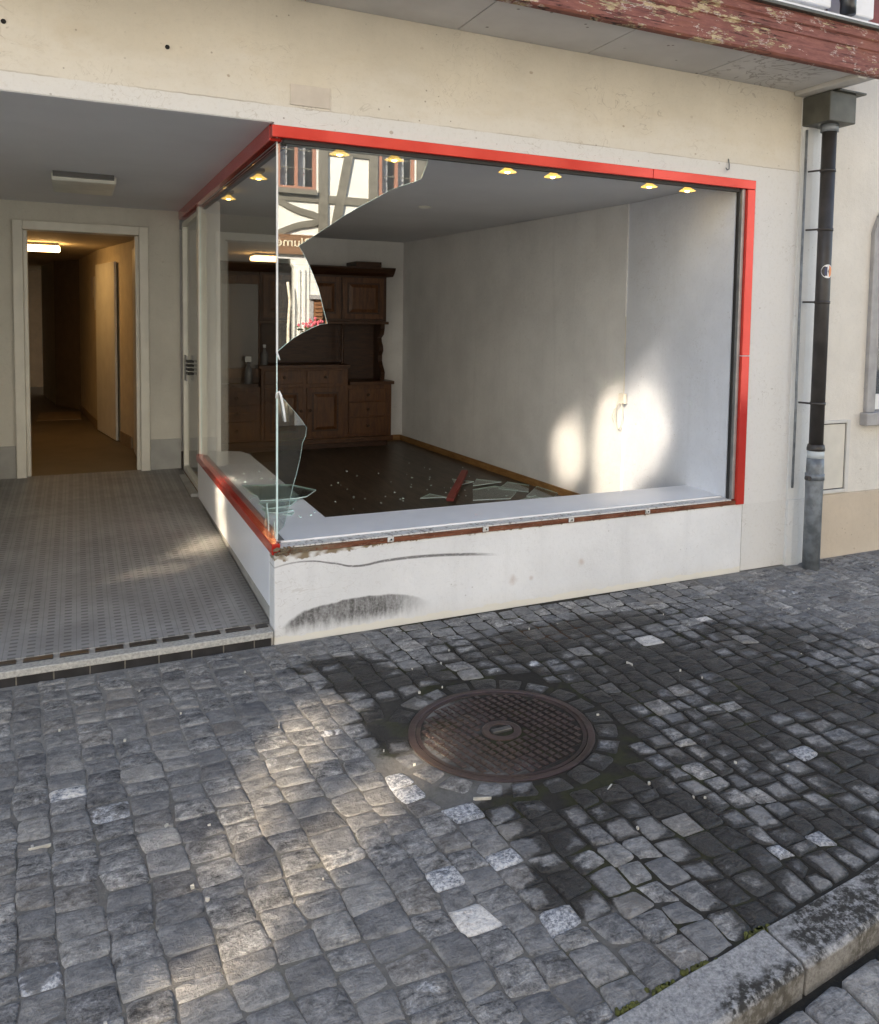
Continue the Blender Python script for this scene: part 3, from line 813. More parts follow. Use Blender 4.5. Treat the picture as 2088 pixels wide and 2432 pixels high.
# ================================================================ SHOP BUILDING
shop = empty('shop_building', (0, 0, 0), 'cream rendered shop front with red window frame and broken display pane', 'building')
XR, ZT, ZL = 2.957, 2.474, 2.487
MB().prism([(-9.0, 0), (-2.1, 0), (-2.1, ZL), (-0.001, ZL), (-0.001, ZT), (XR, ZT), (XR, 0), (3.33, 0), (3.33, 3.06), (-9.0, 3.06)], 'y', 0.0, 0.28).build('facade_wall', MT['facade'], shop)
MB().prism([(0.0, -0.05), (XR - 0.001, -0.05), (XR - 0.001, 0.436), (0.0, 0.436)], 'y', 0.001, 0.12).build('window_plinth', MT['plinth'], shop, bevel=0.006)
# storey above the canopy, roof and the parts that enclose the rooms
MB().box(-9.0, 3.33, 0.02, 0.3, 3.30, 6.1).build('upper_wall', MT['facade'], shop)
MB().prism([(-0.55, 6.05), (4.8, 8.4), (10.2, 6.05), (10.2, 5.9), (-0.55, 5.9)], 'x', -9.0, 3.33).build('roof', MT['roof'], shop)
MB().box(-9.0, 3.33, 13.5, 13.7, 0.0, 5.9).build('rear_wall', MT['facade'], shop)
MB().box(-9.2, -9.0, 0.0, 13.7, 0.0, 5.9).build('gable_wall', MT['facade'], shop)
MB().box(3.05, 3.325, 0.29, 13.5, 0.0, 5.9).build('party_wall', MT['inwall'], shop)

# entrance recess
def rz(y): return 0.068 + 0.028 * y
ent = MB().prism([(0.11, rz(.11)), (4.02, rz(4.02)), (4.02, -0.06), (0.11, -0.06)], 'x', -2.1, -0.002).build('entrance_floor', MT['floortile'], kind='structure')
MB().box(-2.1, -0.2, 4.021, 13.4, -0.06, rz(4.02)).build('hall_floor', plain('brown_hall_lino', (0.125, 0.098, 0.066), 0.5, 0.15, 3, 0.05), kind='structure')
step = MB().box(-2.1, -0.004, 0.006, 0.11, -0.05, 0.060).build('entrance_step', MT['grout'], kind='structure')
MB().box(-2.1, -0.006, -0.012, 0.060, 0.034, 0.066).build('nosing', MT['nosing'], step, bevel=0.004)
x = -2.08
while x < -0.02:
    w = min(0.142, -0.010 - x)
    MB().box(x, x + w - 0.006, -0.003, 0.012, -0.02, 0.0325).build('riser_tile', MT['darktile'], step, bevel=0.0015)
    MB().box(x + 0.02, x + 0.02 + w - 0.026, 0.063, 0.107, 0.05, 0.0645 + 0.004).build('edge_tile', MT['darktile'], step, bevel=0.0015)
    x += 0.142
MB().box(-2.4, -2.1, 0.28, 4.0, -0.05, 2.6).build('recess_wall', MT['recwall'], shop)
MB().prism([(-2.1, 0.0), (-1.30, 0.0), (-1.30, 2.33), (-0.262, 2.33), (-0.262, 0.0), (-0.001, 0.0), (-0.001, 2.6), (-2.1, 2.6)], 'y', 4.0, 4.16).build('recess_back_wall', MT['recwall'], shop)
MB().box(-0.262 + 0.004, -0.002, 3.985, 3.999, 0.17, 0.45).build('skirting_band', MT['recplinth'], shop)
MB().box(-2.1, -1.304, 3.985, 3.999, 0.17, 0.45).build('skirting_band', MT['recplinth'], shop)
MB().box(-2.1, -0.003, 0.28, 3.999, 2.487, 2.52).build('recess_ceiling', MT['ceil'], shop)
MB().box(-2.1, -0.013, 0.006, 0.28, 2.4835, 2.4866).build('lintel_underside', MT['ceil'], shop)
# door frame and hall
df = MB()
for a, b in ((-1.30, -1.225), (-0.337, -0.262)):
    df.box(a, b, 3.965, 4.175, 0.17, 2.33)
df.box(-1.225, -0.337, 3.965, 4.175, 2.255, 2.33)
dframe = df.build('door_frame', MT['doorwhite'], shop, bevel=0.006)
MB().box(-1.225, -1.195, 4.02, 4.12, 0.175, 2.25).build('door_stop', MT['doorwhite'], dframe, bevel=0.003)
MB().box(-0.367, -0.337, 4.02, 4.12, 0.175, 2.25).build('door_stop', MT['doorwhite'], dframe, bevel=0.003)
MB().box(-0.335, -0.296, 4.18, 5.05, 0.19, 2.2).build('open_door_leaf', MT['doorwhite'], shop, bevel=0.004)
hw = MB()
def wallseg(mb, pts, z0, z1, th=0.06):
    for (a, b), (c, d) in zip(pts, pts[1:]):
        n = Vector((d - b, -(c - a))).normalized() * th
        mb.mesh([(a, b, z0), (c, d, z0), (c + n.x, d + n.y, z0), (a + n.x, b + n.y, z0), (a, b, z1), (c, d, z1), (c + n.x, d + n.y, z1), (a + n.x, b + n.y, z1)],
                [(0, 1, 2, 3), (4, 5, 6, 7), (0, 1, 5, 4), (2, 3, 7, 6), (0, 3, 7, 4), (1, 2, 6, 5)])
    return mb
wallseg(MB(), [(-0.27, 4.165), (-0.33, 5.3), (-0.42, 5.83), (-0.60, 6.9), (-0.79, 9.15)], 0.12, 2.42).build('hall_wall', MT['hallwall'], shop)
wallseg(MB(), [(-0.79, 9.16), (-1.12, 9.97)], 0.12, 2.42).build('hall_wall', MT['halldark'], shop)  # dim recess face, its shade put into the colour
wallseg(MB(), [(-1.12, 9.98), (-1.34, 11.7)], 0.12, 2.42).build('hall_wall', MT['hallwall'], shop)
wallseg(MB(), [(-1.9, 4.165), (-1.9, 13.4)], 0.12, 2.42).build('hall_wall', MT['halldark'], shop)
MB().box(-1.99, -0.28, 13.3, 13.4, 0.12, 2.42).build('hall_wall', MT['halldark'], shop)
MB().box(-2.05, -0.2, 4.165, 13.4, 2.30, 2.42).build('hall_ceiling', MT['hallwall'], shop)
wallseg(MB(), [(-0.445, 5.86), (-0.605, 6.86)], 0.19, 2.12, -0.025).build('hall_door', MT['doorwhite'], shop, bevel=0.003)
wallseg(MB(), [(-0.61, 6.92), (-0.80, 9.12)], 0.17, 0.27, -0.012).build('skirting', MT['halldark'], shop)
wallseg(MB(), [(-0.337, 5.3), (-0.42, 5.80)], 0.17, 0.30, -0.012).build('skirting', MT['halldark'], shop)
for (y0, y1, z0, z1, nm) in ((7.0, 7.25, 1.60, 2.0, 'white'), (7.35, 7.6, 1.75, 2.0, 'taupe')):
    k0, k1 = -0.60 - (y0 - 6.9) * 0.0845, -0.60 - (y1 - 6.9) * 0.0845
    wallseg(MB(), [(k0 - 0.003, y0), (k1 - 0.003, y1)], z0, z1, -0.004).build('pinned_notice', MT[nm], label='pale paper notice pinned on the hall wall' if nm == 'white' else 'small brownish paper notice further along the hall wall', cat='notice')
hl = empty('hall_lamp', (0, 0, 0), 'lit oblong warm ceiling lamp in the hallway', 'lamp')
MB().box(-1.36, -0.99, 6.05, 6.30, 2.27, 2.30).build('lamp_base', MT['lampmetal'], hl)
MB().box(-1.37, -0.98, 6.03, 6.32, 2.215, 2.27).build('diffuser', MT['hallglow'], hl, bevel=0.02, seg=4)
rug = MB().box(-1.30, -0.80, 8.0, 8.9, 0.182, 0.19).build('doormat', MT['halldark'], label='dark doormat on the hallway floor', cat='doormat')

# recess ceiling lamp (unlit)
rl = empty('recess_lamp', (0, 0, 0), 'unlit flat square lamp on the recess ceiling', 'lamp')
MB().box(-0.96, -0.60, 2.12, 2.16, 2.455, 2.486).build('lamp_frame', MT['lampmetal'], rl)
MB().box(-0.97, -0.585, 2.16, 2.80, 2.432, 2.486).build('diffuser', MT['lampdiff'], rl, bevel=0.012)

# entrance side: panel, post, glass door
MB().box(0.0, 0.10, 0.122, 2.84, 0.146, 0.431).build('side_panel', MT['white_lam'], shop, bevel=0.003)
MB().box(0.006, 0.10, 0.122, 2.84, -0.02, 0.144).build('side_skirting', MT['recplinth'], shop)

# window frame
wf = empty('shop_window'); wf.parent = shop
def strip(x0, x1, y0, y1, z0, z1, m='red', nm='frame_strip', bev=0.003):
    return MB().box(x0, x1, y0, y1, z0, z1).build(nm, MT[m], wf, bevel=bev)
strip(-0.012, 2.165, -0.014, 0.05, 2.417, ZT - 0.001)
strip(2.168, XR - 0.001, -0.014, 0.05, 2.417, ZT - 0.001)
strip(XR - 0.064, XR - 0.001, -0.0135, 0.05, 1.385, 2.4155)
strip(XR - 0.064, XR - 0.001, -0.0135, 0.05, 0.437, 1.381)
strip(XR - 0.0645, XR - 0.0005, -0.013, 0.05, 1.381, 1.385, 'tape', 'frame_joint', 0)
strip(-0.012, 0.045, 0.052, 3.97, 2.410, 2.486)
strip(-0.010, 0.03, 0.01, 2.842, 0.433, 0.486)
strip(XR - 0.090, XR - 0.065, 0.006, 0.06, 0.47, 2.416, 'alu', 'inner_rail')
strip(XR - 0.098, XR - 0.0905, 0.03, 0.05, 0.47, 2.416, 'gasket', 'seal', 0)
strip(0.046, XR - 0.1, 0.02, 0.05, 2.400, 2.4165, 'gasket', 'seal', 0)
strip(0.046, 0.07, 0.06, 2.84, 2.388, 2.4095, 'gasket', 'seal', 0)
# torn-open lower rail: bare brown strip, dirty ledge, white lip
strip(0.031, XR - 0.065, -0.006, 0.02, 0.4375, 0.4625, 'brown', 'bare_strip', 0.002)
strip(0.031, XR - 0.092, 0.004, 0.085, 0.4630, 0.4705, 'dirtwhite', 'dirty_ledge', 0.002)
strip(0.05, XR - 0.10, 0.086, 0.098, 0.4605, 0.4790, 'white', 'shelf_lip', 0.002)
for cx in (0.586, 1.126, 1.668, 2.202):
    strip(cx - 0.017, cx + 0.017, -0.014, -0.0062, 0.442, 0.468, 'dirtwhite', 'frame_clip', 0.003)
    MB().lathe([(0.005, -0.0155), (0.005, -0.0142)], (cx + 0.002, 0, 0.455), 8, axis='y').build('screw', MT['gasket'], wf)
# loose filler and splinters at the broken corner
rb = MB()
for k in range(46):
    cx, cz = abs(rng.gauss(0, 0.10)) + 0.0, 0.452 + rng.uniform(-0.018, 0.020)
    a = rng.uniform(0, 3); L = rng.uniform(0.006, 0.024)
    p = Vector((cx, -0.004 + rng.uniform(-0.012, 0.006), cz)); d = Vector((math.cos(a), rng.uniform(-.3, .2), math.sin(a) * 0.5)) * L; e = Vector((-d.z, 0, d.x)) * rng.uniform(.2, .5)
    nrm = Vector((0, -0.006, 0))
    rb.mesh([p - d, p + e, p + d, p - e, p - d * .8 + nrm, p + e * .7 + nrm, p + d * .6 + nrm, p - e * .8 + nrm], [(4, 5, 6, 7), (0, 1, 5, 4), (1, 2, 6, 5), (2, 3, 7, 6), (3, 0, 4, 7)])
rb.build('torn_filler', MT['brown'], wf, kind='stuff')
# shelf behind the panes
sh = [(0.075, 0.10), (XR - 0.04, 0.10), (XR + 0.02, 0.47), (0.385, 0.505), (0.385, 2.78), (0.345, 2.93), (0.25, 2.985), (0.075, 2.985)]
MB().prism(sh, 'z', 0.430, 0.474).build('window_shelf', MT['shelf'], shop, bevel=0.003)
strip(0.034, 0.072, 0.10, 2.83, 0.440, 0.4785, 'alu', 'glazing_rail')
# glass: broken front pane hanging from the head, broken low piece, side pane
def pane(poly, name, axis, a, b, m='glass'):
    mb = MB().prism(poly, axis, a, b, 0, 1)
    return mb.build(name, [MT[m], MT['edge']], wf)
GY = 0.058
up = [(0.030, 2.400), (0.797, 2.400), (0.775, 2.345), (0.758, 2.301), (0.72, 2.282), (0.686, 2.270), (0.589, 2.229), (0.511, 2.181), (0.42, 2.128), (0.358, 2.088), (0.259, 2.017), (0.129, 1.926),
      (0.148, 1.895), (0.178, 1.837), (0.205, 1.775), (0.227, 1.718), (0.252, 1.62), (0.271, 1.552), (0.235, 1.548), (0.195, 1.531), (0.150, 1.508), (0.106, 1.482), (0.066, 1.450), (0.030, 1.418)]
pane(up, 'broken_pane', 'y', GY, GY + 0.006)
lo = [(0.030, 1.222), (0.047, 1.196), (0.075, 1.163), (0.110, 1.122), (0.145, 1.078), (0.170, 1.038), (0.164, 0.998), (0.149, 0.962), (0.140, 0.90), (0.122, 0.82), (0.100, 0.743), (0.083, 0.65), (0.060, 0.56), (0.030, 0.53)]
pane(lo, 'broken_pane', 'y', GY, GY + 0.006)
for poly in (up[1:], lo):
    MB().tube([(p[0], GY + 0.003, p[1]) for p in poly], [0.0007 + rng.uniform(0, 0.0012) for p in poly], 5).build('chipped_edge', MT['edge'], wf)
pane([(0.068, 0.4795), (2.83, 0.4795), (2.83, 2.4095), (0.068, 2.4095)], 'side_pane', 'x', 0.023, 0.029, 'sideglass')
# bright silicone seam along the glass corner, with its torn hanging ends
MB().box(0.021, 0.0295, 0.057, 0.066, 1.405, 2.40).build('corner_seam', MT['tape'], wf)
MB().box(0.021, 0.0295, 0.057, 0.066, 0.50, 1.222).build('corner_seam', MT['edge'], wf)
MB().tube([(0.024, 0.06, 1.41), (0.028, 0.05, 1.395), (0.035, 0.047, 1.375)], [0.005, 0.005, 0.003], 6).build('torn_seam', MT['tape'], wf, smooth=True)
MB().tube([(0.022, 0.058, 1.19), (0.024, 0.052, 1.215), (0.032, 0.048, 1.222), (0.040, 0.046, 1.205), (0.049, 0.045, 1.16), (0.056, 0.044, 1.115), (0.061, 0.044, 1.075)], [0.006, 0.006, 0.006, 0.006, 0.006, 0.006, 0.005], 6).build('torn_seam', MT['tape'], wf, smooth=True)
# post, added pier for a reflection, shop door
MB().box(0.012, 0.075, 2.845, 2.935, 0.16, 2.409).build('window_post', MT['doorwhite'], shop, bevel=0.005)
MB().box(0.090, 0.20, 3.0, 3.12, 0.10, 2.474).build('reflection_pier', MT['inwall'], shop, bevel=0.004)  # added pier standing in for the door's reflection in the side pane
dr = empty('shop_door'); dr.parent = shop
MB().prism([(2.96, 0.175), (3.95, 0.20), (3.95, 2.36), (2.96, 2.36)], 'x', 0.035, 0.042).build('door_glass', [MT['sideglass']], dr)
for y0, y1 in ((2.938, 2.965), (3.92, 3.96)):
    MB().box(0.015, 0.06, y0, y1, 0.165, 2.385).build('door_stile', MT['doorwhite'], dr, bevel=0.004)
MB().box(0.015, 0.06, 2.966, 3.919, 2.345, 2.385).build('door_rail', MT['doorwhite'], dr, bevel=0.004)
MB().box(0.015, 0.06, 2.966, 3.919, 0.165, 0.215).build('door_rail', MT['doorwhite'], dr, bevel=0.004)
MB().box(0.002, 0.014, 3.60, 3.73, 1.00, 1.22).build('lock_plate', MT['alu'], dr, bevel=0.003)
lk = MB()
for k in range(4):
    lk.box(-0.02, 0.03, 3.28, 3.42, 1.075 + k * 0.034, 1.092 + k * 0.034)
lk.build('lock_case', MT['gasket'], dr, bevel=0.002)
MB().box(0.01, 0.5, 2.95, 3.93, 0.09, 0.15).build('door_mat_well', MT['skirt'], shop)
MB().box(-0.05, 0.008, 2.85, 3.95, 0.14, 0.172).build('door_threshold', MT['alu'], shop, bevel=0.003)

# interior rooms
FZ = 0.08
MB().box(0.101, 3.04, 0.121, 2.94, -0.05, FZ).build('shop_floor', MT['laminate'], kind='structure')
MB().box(-0.2, 3.04, 2.941, 5.7, -0.05, FZ - 0.0005).build('shop_floor', MT['laminate'], kind='structure')
MB().box(0.0, 3.045, 0.285, 5.7, 2.475, 2.53).build('shop_ceiling', MT['ceil'], shop)
MB().box(0.046, XR - 0.084, 0.051, 0.284, 2.4745, 2.53).build('window_head', MT['ceil'], shop)
RW = [(2.862, 0.062), (2.935, 1.29), (2.712, 5.6)]
wallseg(MB(), [RW[0], RW[1]], 0.05, 2.474, 0.05).build('shop_wall', MT['inwall_lit'], shop)
wallseg(MB(), [(RW[1][0] - 0.012, RW[1][1]), RW[2]], 0.05, 2.474, 0.05).build('shop_wall', MT['inwall'], shop)
MB().box(-0.25, 2.76, 5.6, 5.7, 0.05, 2.474).build('shop_wall', MT['inwall'], shop)
MB().box(-0.25, -0.20, 4.17, 5.6, 0.05, 2.474).build('shop_wall', MT['inwall'], shop)
wallseg(MB(), [(2.916, 1.295), (2.694, 5.585)], FZ, 0.145, -0.014).build('skirting', MT['skirt'], shop, bevel=0.002)
MB().box(2.46, 2.69, 5.575, 5.599, FZ, 0.145).build('skirting', MT['skirt'], shop, bevel=0.002)
# duct strip and hanging cable by the wall edge
cb = empty('hanging_cable', (0, 0, 0), 'white cable with a looped end hanging on the white side wall', 'cable')
MB().box(2.912, 2.917, 1.264, 1.272, 1.02, 1.62).build('cable_duct', MT['cable'], cb)
MB().box(2.885, 2.917, 1.23, 1.30, 0.955, 1.03).build('socket', MT['cable'], cb, bevel=0.004)
lp = []
for k in range(15):
    a = math.pi * (k / 14) * 2 - math.pi / 2
    lp.append((2.890, 1.29 + 0.045 * math.cos(a) , 0.865 - 0.11 * math.sin(a)))
MB().tube([(2.89, 1.265, 0.96)] + lp, 0.004, 6).build('cable_loop', MT['cable'], cb, smooth=True)
MB().tube([(2.885, 1.27, 0.96), (2.88, 1.34, 0.90), (2.88, 1.37, 0.84), (2.882, 1.35, 0.80)], 0.003, 6).build('cable_end', MT['cable'], cb, smooth=True)

# spot lamps along the window head
def spot(name, cx, cy_, along, label, two=True):
    root = empty(name, (cx, cy_, 2.474), label, 'lamp', 'lit amber spot lamps under the shop ceiling')
    def L(a, b, z): return (a, b, z) if along == 'x' else (b, a, z)
    h = 0.148 if two else 0.06
    def bx(a0, a1, b0, b1, z0, z1):
        p, q = L(a0, b0, z0), L(a1, b1, z1)
        return MB().box(min(p[0], q[0]), max(p[0], q[0]), min(p[1], q[1]), max(p[1], q[1]), z0, z1)
    bx(-h * 0.75, h * 0.75, -0.03, 0.03, -0.022, -0.001).build('ceiling_bar', MT['lampmetal'], root, bevel=0.003)
    for s in ((-1, 1) if two else (0,)):
        c = L(s * h, 0, 0)
        MB().tube([L(s * h * 0.8, 0, -0.012), (c[0], c[1], -0.030)], 0.005, 6).build('lamp_arm', MT['lampmetal'], root)
        sd = MB().lathe([(0.052, -0.058), (0.034, -0.047), (0.018, -0.036), (0.014, -0.030)], (c[0], c[1], 0), 20).build('lamp_shade', MT['shade'], root, smooth=True)
        MB().lathe([(0.004, -0.066), (0.014, -0.062), (0.019, -0.055), (0.014, -0.048)], (c[0], c[1], 0), 14).build('bulb', MT['bulb'], sd, smooth=True)
for cx, where in ((0.53, 'nearest the broken glass corner'), (1.50, 'at the middle of the window head'), (2.485, 'at the window end by the white side wall')):
    spot('spot_lamp', cx, 0.25, 'x', 'lit amber twin spot lamp ' + where)
spot('spot_lamp', 0.17, 1.27, 'y', 'lit amber single spot lamp behind the side pane, nearer the street', False)
spot('spot_lamp', 0.16, 2.33, 'y', 'lit amber single spot lamp behind the side pane, deeper in the shop', False)
MB().lathe([(0.055, 0.0), (0.055, -0.006), (0.042, -0.010), (0.040, -0.002), (0.002, -0.002)], (1.684, 2.337, 2.4745), 24).build('ceiling_downlight', MT['lampdiff'], label='small round unlit downlight in the middle of the shop ceiling', cat='lamp', smooth=False)

# ---------------------------------------------------------------- cabinet
def cabinet():
    root = empty('wooden_cabinet', (0, 0, 0), 'large dark carved oak sideboard against the back wall', 'cabinet')
    F = 5.17; BK = 5.585; CEN0, CEN1 = 0.94, 1.905; L0 = 0.42; R1 = 2.43
    def b(nm, x0, x1, y0, y1, z0, z1, m='oak', par=root, bev=0.004):
        return MB().box(x0, x1, y0, y1, z0, z1).build(nm, MT[m], par, bevel=bev)
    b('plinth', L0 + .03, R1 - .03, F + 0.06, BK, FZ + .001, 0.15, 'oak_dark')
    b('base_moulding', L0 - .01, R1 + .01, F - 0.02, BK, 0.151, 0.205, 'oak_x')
    b('lower_case', L0, CEN0 - .001, F + 0.02, BK, 0.206, 0.800)
    b('lower_case', CEN0, CEN1 - .001, F, BK, 0.206, 0.995)
    b('lower_case', CEN1, R1, F + 0.02, BK, 0.206, 0.800)
    b('counter_top', CEN0 - .03, CEN1 + .02, F - 0.03, BK, 0.996, 1.035, 'oak_x')
    for x0, x1 in ((L0 - .025, CEN0 - .031), (CEN1 + .021, R1 + .025)):
        b('counter_top', x0, x1, F - 0.01, BK, 0.801, 0.838, 'oak_x')
    def front(nm, x0, x1, z0, z1, y, knob=None, panel=False):
        o = b(nm, x0, x1, y - 0.018, y - 0.001, z0, z1, 'oak')
        if panel:
            w = 0.055
            MB().box(x0 + w, x1 - w, y - 0.0215, y - 0.0182, z0 + w, z1 - w).build('panel_groove', MT['oak_dark'], o, bevel=0.002)
            mb = MB(); a = w + 0.02; c = a + 0.035
            vs = [(x0 + a, y - 0.022, z0 + a), (x1 - a, y - 0.022, z0 + a), (x1 - a, y - 0.022, z1 - a), (x0 + a, y - 0.022, z1 - a),
                  (x0 + c, y - 0.036, z0 + c), (x1 - c, y - 0.036, z0 + c), (x1 - c, y - 0.036, z1 - c), (x0 + c, y - 0.036, z1 - c)]
            mb.mesh(vs, [(4, 5, 6, 7), (0, 1, 5, 4), (1, 2, 6, 5), (2, 3, 7, 6), (3, 0, 4, 7)]).build('raised_panel', MT['oak'], o)
        if knob:
            MB().lathe([(0.006, 0.0), (0.006, -0.012), (0.017, -0.018), (0.017, -0.028), (0.008, -0.034)], (knob[0], y - 0.018, knob[1]), 12, axis='y').build('knob', MT['knob'], o, smooth=True)
    mid = (CEN0 + CEN1) / 2
    for x0, x1 in ((CEN0 + .035, mid - .03), (mid + .012, CEN1 - .06)):
        front('drawer', x0, x1, 0.825, 0.972, F, ((x0 + x1) / 2, 0.90))
        front('cupboard_door', x0, x1, 0.235, 0.785, F, (x0 + 0.03 if x0 > mid else x1 - .03, 0.53), True)
    for z0, z1 in ((0.615, 0.755), (0.44, 0.60), (0.235, 0.425)):
        front('drawer', CEN1 + .012, R1 - 0.075, z0, z1, F + 0.02, (2.14, (z0 + z1) / 2))
        front('drawer', L0 + .06, CEN0 - .02, z0, z1, F + 0.02, (0.68, (z0 + z1) / 2))
    # open middle with scrolled side brackets
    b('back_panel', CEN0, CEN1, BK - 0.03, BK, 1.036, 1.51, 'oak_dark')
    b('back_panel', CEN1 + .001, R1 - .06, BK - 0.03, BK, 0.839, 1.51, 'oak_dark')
    prof = [(5.30, 0.839), (5.28, 0.93), (5.345, 1.00), (5.385, 1.06), (5.385, 1.13), (5.345, 1.18), (5.355, 1.24), (5.395, 1.28), (5.41, 1.33), (5.33, 1.37), (5.30, 1.44), (5.30, 1.52), (BK, 1.52), (BK, 0.839)]
    for x in (L0 + .03, R1 - .10):
        MB().prism(prof, 'x', x, x + 0.05).build('scroll_bracket', MT['oak_dark'], root)
    for x in (CEN1 - .03, CEN0 + .01):
        MB().lathe([(0.022, 1.036), (0.022, 1.06), (0.014, 1.08), (0.024, 1.16), (0.013, 1.22), (0.026, 1.30), (0.014, 1.36), (0.014, 1.46), (0.024, 1.48), (0.024, 1.515)], (x, 5.30, 0), 12).build('turned_column', MT['oak_dark'], root, smooth=True)
    U = 5.235
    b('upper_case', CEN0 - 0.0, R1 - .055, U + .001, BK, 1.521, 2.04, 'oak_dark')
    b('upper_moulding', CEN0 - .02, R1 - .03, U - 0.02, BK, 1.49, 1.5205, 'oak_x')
    for x0, x1 in ((CEN0 + .03, 1.40), (1.42, 1.83), (1.85, R1 - .09)):
        front('cupboard_door', x0, x1, 1.55, 2.015, U, None, True)
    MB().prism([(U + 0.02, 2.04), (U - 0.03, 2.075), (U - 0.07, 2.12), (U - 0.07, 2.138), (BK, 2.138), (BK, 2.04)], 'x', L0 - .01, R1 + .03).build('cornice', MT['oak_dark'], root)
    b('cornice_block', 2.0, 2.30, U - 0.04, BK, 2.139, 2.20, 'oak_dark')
    # glazed tall section
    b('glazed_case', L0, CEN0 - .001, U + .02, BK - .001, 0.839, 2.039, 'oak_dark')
    for x0, x1, z0, z1 in ((L0 + .02, 0.548, 0.90, 2.0), (0.925, CEN0 - .002, 0.90, 2.0), (0.5485, 0.9245, 1.905, 2.0), (0.5485, 0.9245, 0.90, 1.0)):
        b('glazing_bar', x0, x1, U - .006, U + .018, z0, z1, 'oak')
    b('cabinet_glass', 0.549, 0.924, U + .008, U + .012, 1.001, 1.904, 'cabglass', bev=0)
t_ = NT('smoky_cabinet_glass'); MT['cabglass'] = t_.done((0.045, 0.034, 0.028), 0.25, spec=0.5)
cabinet()
def bottle(x, y, z, h, label, trig):
    root = empty('bottle', (x, y, z), label, 'bottle', 'bottles on the sideboard')
    MB().lathe([(0.038, 0.0), (0.042, 0.01), (0.042, h * 0.45), (0.030, h * 0.6), (0.014, h * 0.68), (0.014, h * 0.78)], (0, 0, 0), 16).build('flask', MT['clearplastic'], root, smooth=True)
    if trig:
        MB().box(-0.035, 0.03, -0.012, 0.012, h * 0.785, h * 0.98).build('spray_head', MT['white'], root, bevel=0.006)
    else:
        MB().lathe([(0.016, h * .785), (0.016, h * .92)], (0, 0, 0), 12).build('cap', MT['white'], root)
MT['clearplastic'] = plain('pale_bottle_plastic', (0.13, 0.13, 0.135), 0.25, 0.05, 5, 0)
bottle(0.80, 5.13, 0.839, 0.30, 'pale spray bottle standing before the glazed cabinet door', True)
bottle(0.985, 5.22, 1.036, 0.24, 'slim capped bottle beside the spray bottle on the sideboard', False)

# ---------------------------------------------------------------- broken glass lying about
def shard(pts, z, th, label, group, tilt=(0, 0), name='glass_shard', c=None):
    cx = sum(p[0] for p in pts) / len(pts); cy_ = sum(p[1] for p in pts) / len(pts)
    o = MB().prism([(p[0] - cx, p[1] - cy_) for p in pts], 'z', 0, th, 0, 1).build(name, [MT['shard'], MT['edge']], None, label=label, cat='glass shard', group=group)
    o.location = (cx, cy_, z); o.rotation_euler = (tilt[0], tilt[1], 0); return o
G1, G2 = 'glass shards on the window shelf', 'glass shards on the shop floor'
shard([(0.10, 1.47), (0.40, 1.37), (0.50, 1.15), (0.40, 0.985), (0.33, 0.955), (0.12, 0.97), (0.13, 1.10), (0.11, 1.2)], 0.488, 0.006, 'large dark grey pane fragment lying on the shelf and jutting over its edge', G1)
shard([(0.10, 0.93), (0.33, 0.94), (0.27, 0.83), (0.12, 0.78)], 0.481, 0.006, 'pale green fragment in front of the large shelf fragment', G1, (0.03, 0.02))
shard([(0.09, 0.80), (0.22, 0.80), (0.26, 0.72), (0.16, 0.66), (0.10, 0.69)], 0.478, 0.006, 'pale wedge of glass behind the standing splinter at the corner', G1, (-0.03, 0.05))
shard([(0.18, 0.64), (0.25, 0.66), (0.22, 0.60)], 0.476, 0.005, 'small flat triangle of glass nearest the shelf corner', G1)
st = MB().prism([(0.30, 0.48), (0.40, 0.48), (0.385, 0.54), (0.36, 0.58), (0.345, 0.615), (0.315, 0.56)], 'x', 0.031, 0.037, 0, 1).build('glass_shard', [MT['shard'], MT['edge']], None, label='upright splinter of glass standing in the side rail at the corner', cat='glass shard', group=G1)
st = MB().prism([(0.13, 0.479), (0.20, 0.479), (0.19, 0.51), (0.165, 0.565), (0.15, 0.52)], 'x', 0.031, 0.037, 0, 1).build('glass_shard', [MT['shard'], MT['edge']], None, label='tiny upright splinter of glass at the outer frame corner', cat='glass shard', group=G1)
FS = [([(2.08, 2.18), (2.25, 2.55), (2.50, 2.62), (2.62, 2.40), (2.40, 2.12)], 'broad green floor fragment right beside the red batten'),
      ([(2.48, 2.50), (2.68, 2.72), (2.80, 2.52), (2.66, 2.28)], 'floor fragment between the batten glass and the skirting'),
      ([(2.55, 2.12), (2.82, 2.42), (2.86, 2.12), (2.70, 1.95)], 'floor fragment closest to the end of the visible skirting'),
      ([(2.30, 2.65), (2.46, 2.92), (2.62, 2.72)], 'thin floor fragment farthest back behind the glass heap'),
      ([(2.16, 2.70), (2.24, 2.98), (2.38, 2.80)], 'small floor fragment touching the far end of the batten'),
      ([(2.40, 1.95), (2.62, 2.08), (2.52, 1.80)], 'floor fragment just showing over the shelf edge'),
      ([(1.66, 2.30), (1.80, 2.44), (1.88, 2.25)], 'floor fragment on the street side of the red batten')]
for k, (p, lb) in enumerate(FS):
    shard(p, FZ + 0.002 + 0.004 * k, 0.006, lb, G2, (rng.uniform(-.02, .02), rng.uniform(-.02, .02)))
bat = MB().prism([(-0.62, -0.03), (0.62, -0.03), (0.62, 0.03), (-0.62, 0.03)], 'z', 0.0, 0.028).build('batten', MT['batten'] if 'batten' in MT else plain('dull_red_batten', (0.24, 0.035, 0.025), 0.5), None, bevel=0.003, label='dark red batten lying on the shop floor among glass', cat='batten')
bat.location = (2.14, 2.62, FZ + 0.034); bat.rotation_euler = (0, 0.0, math.radians(60))
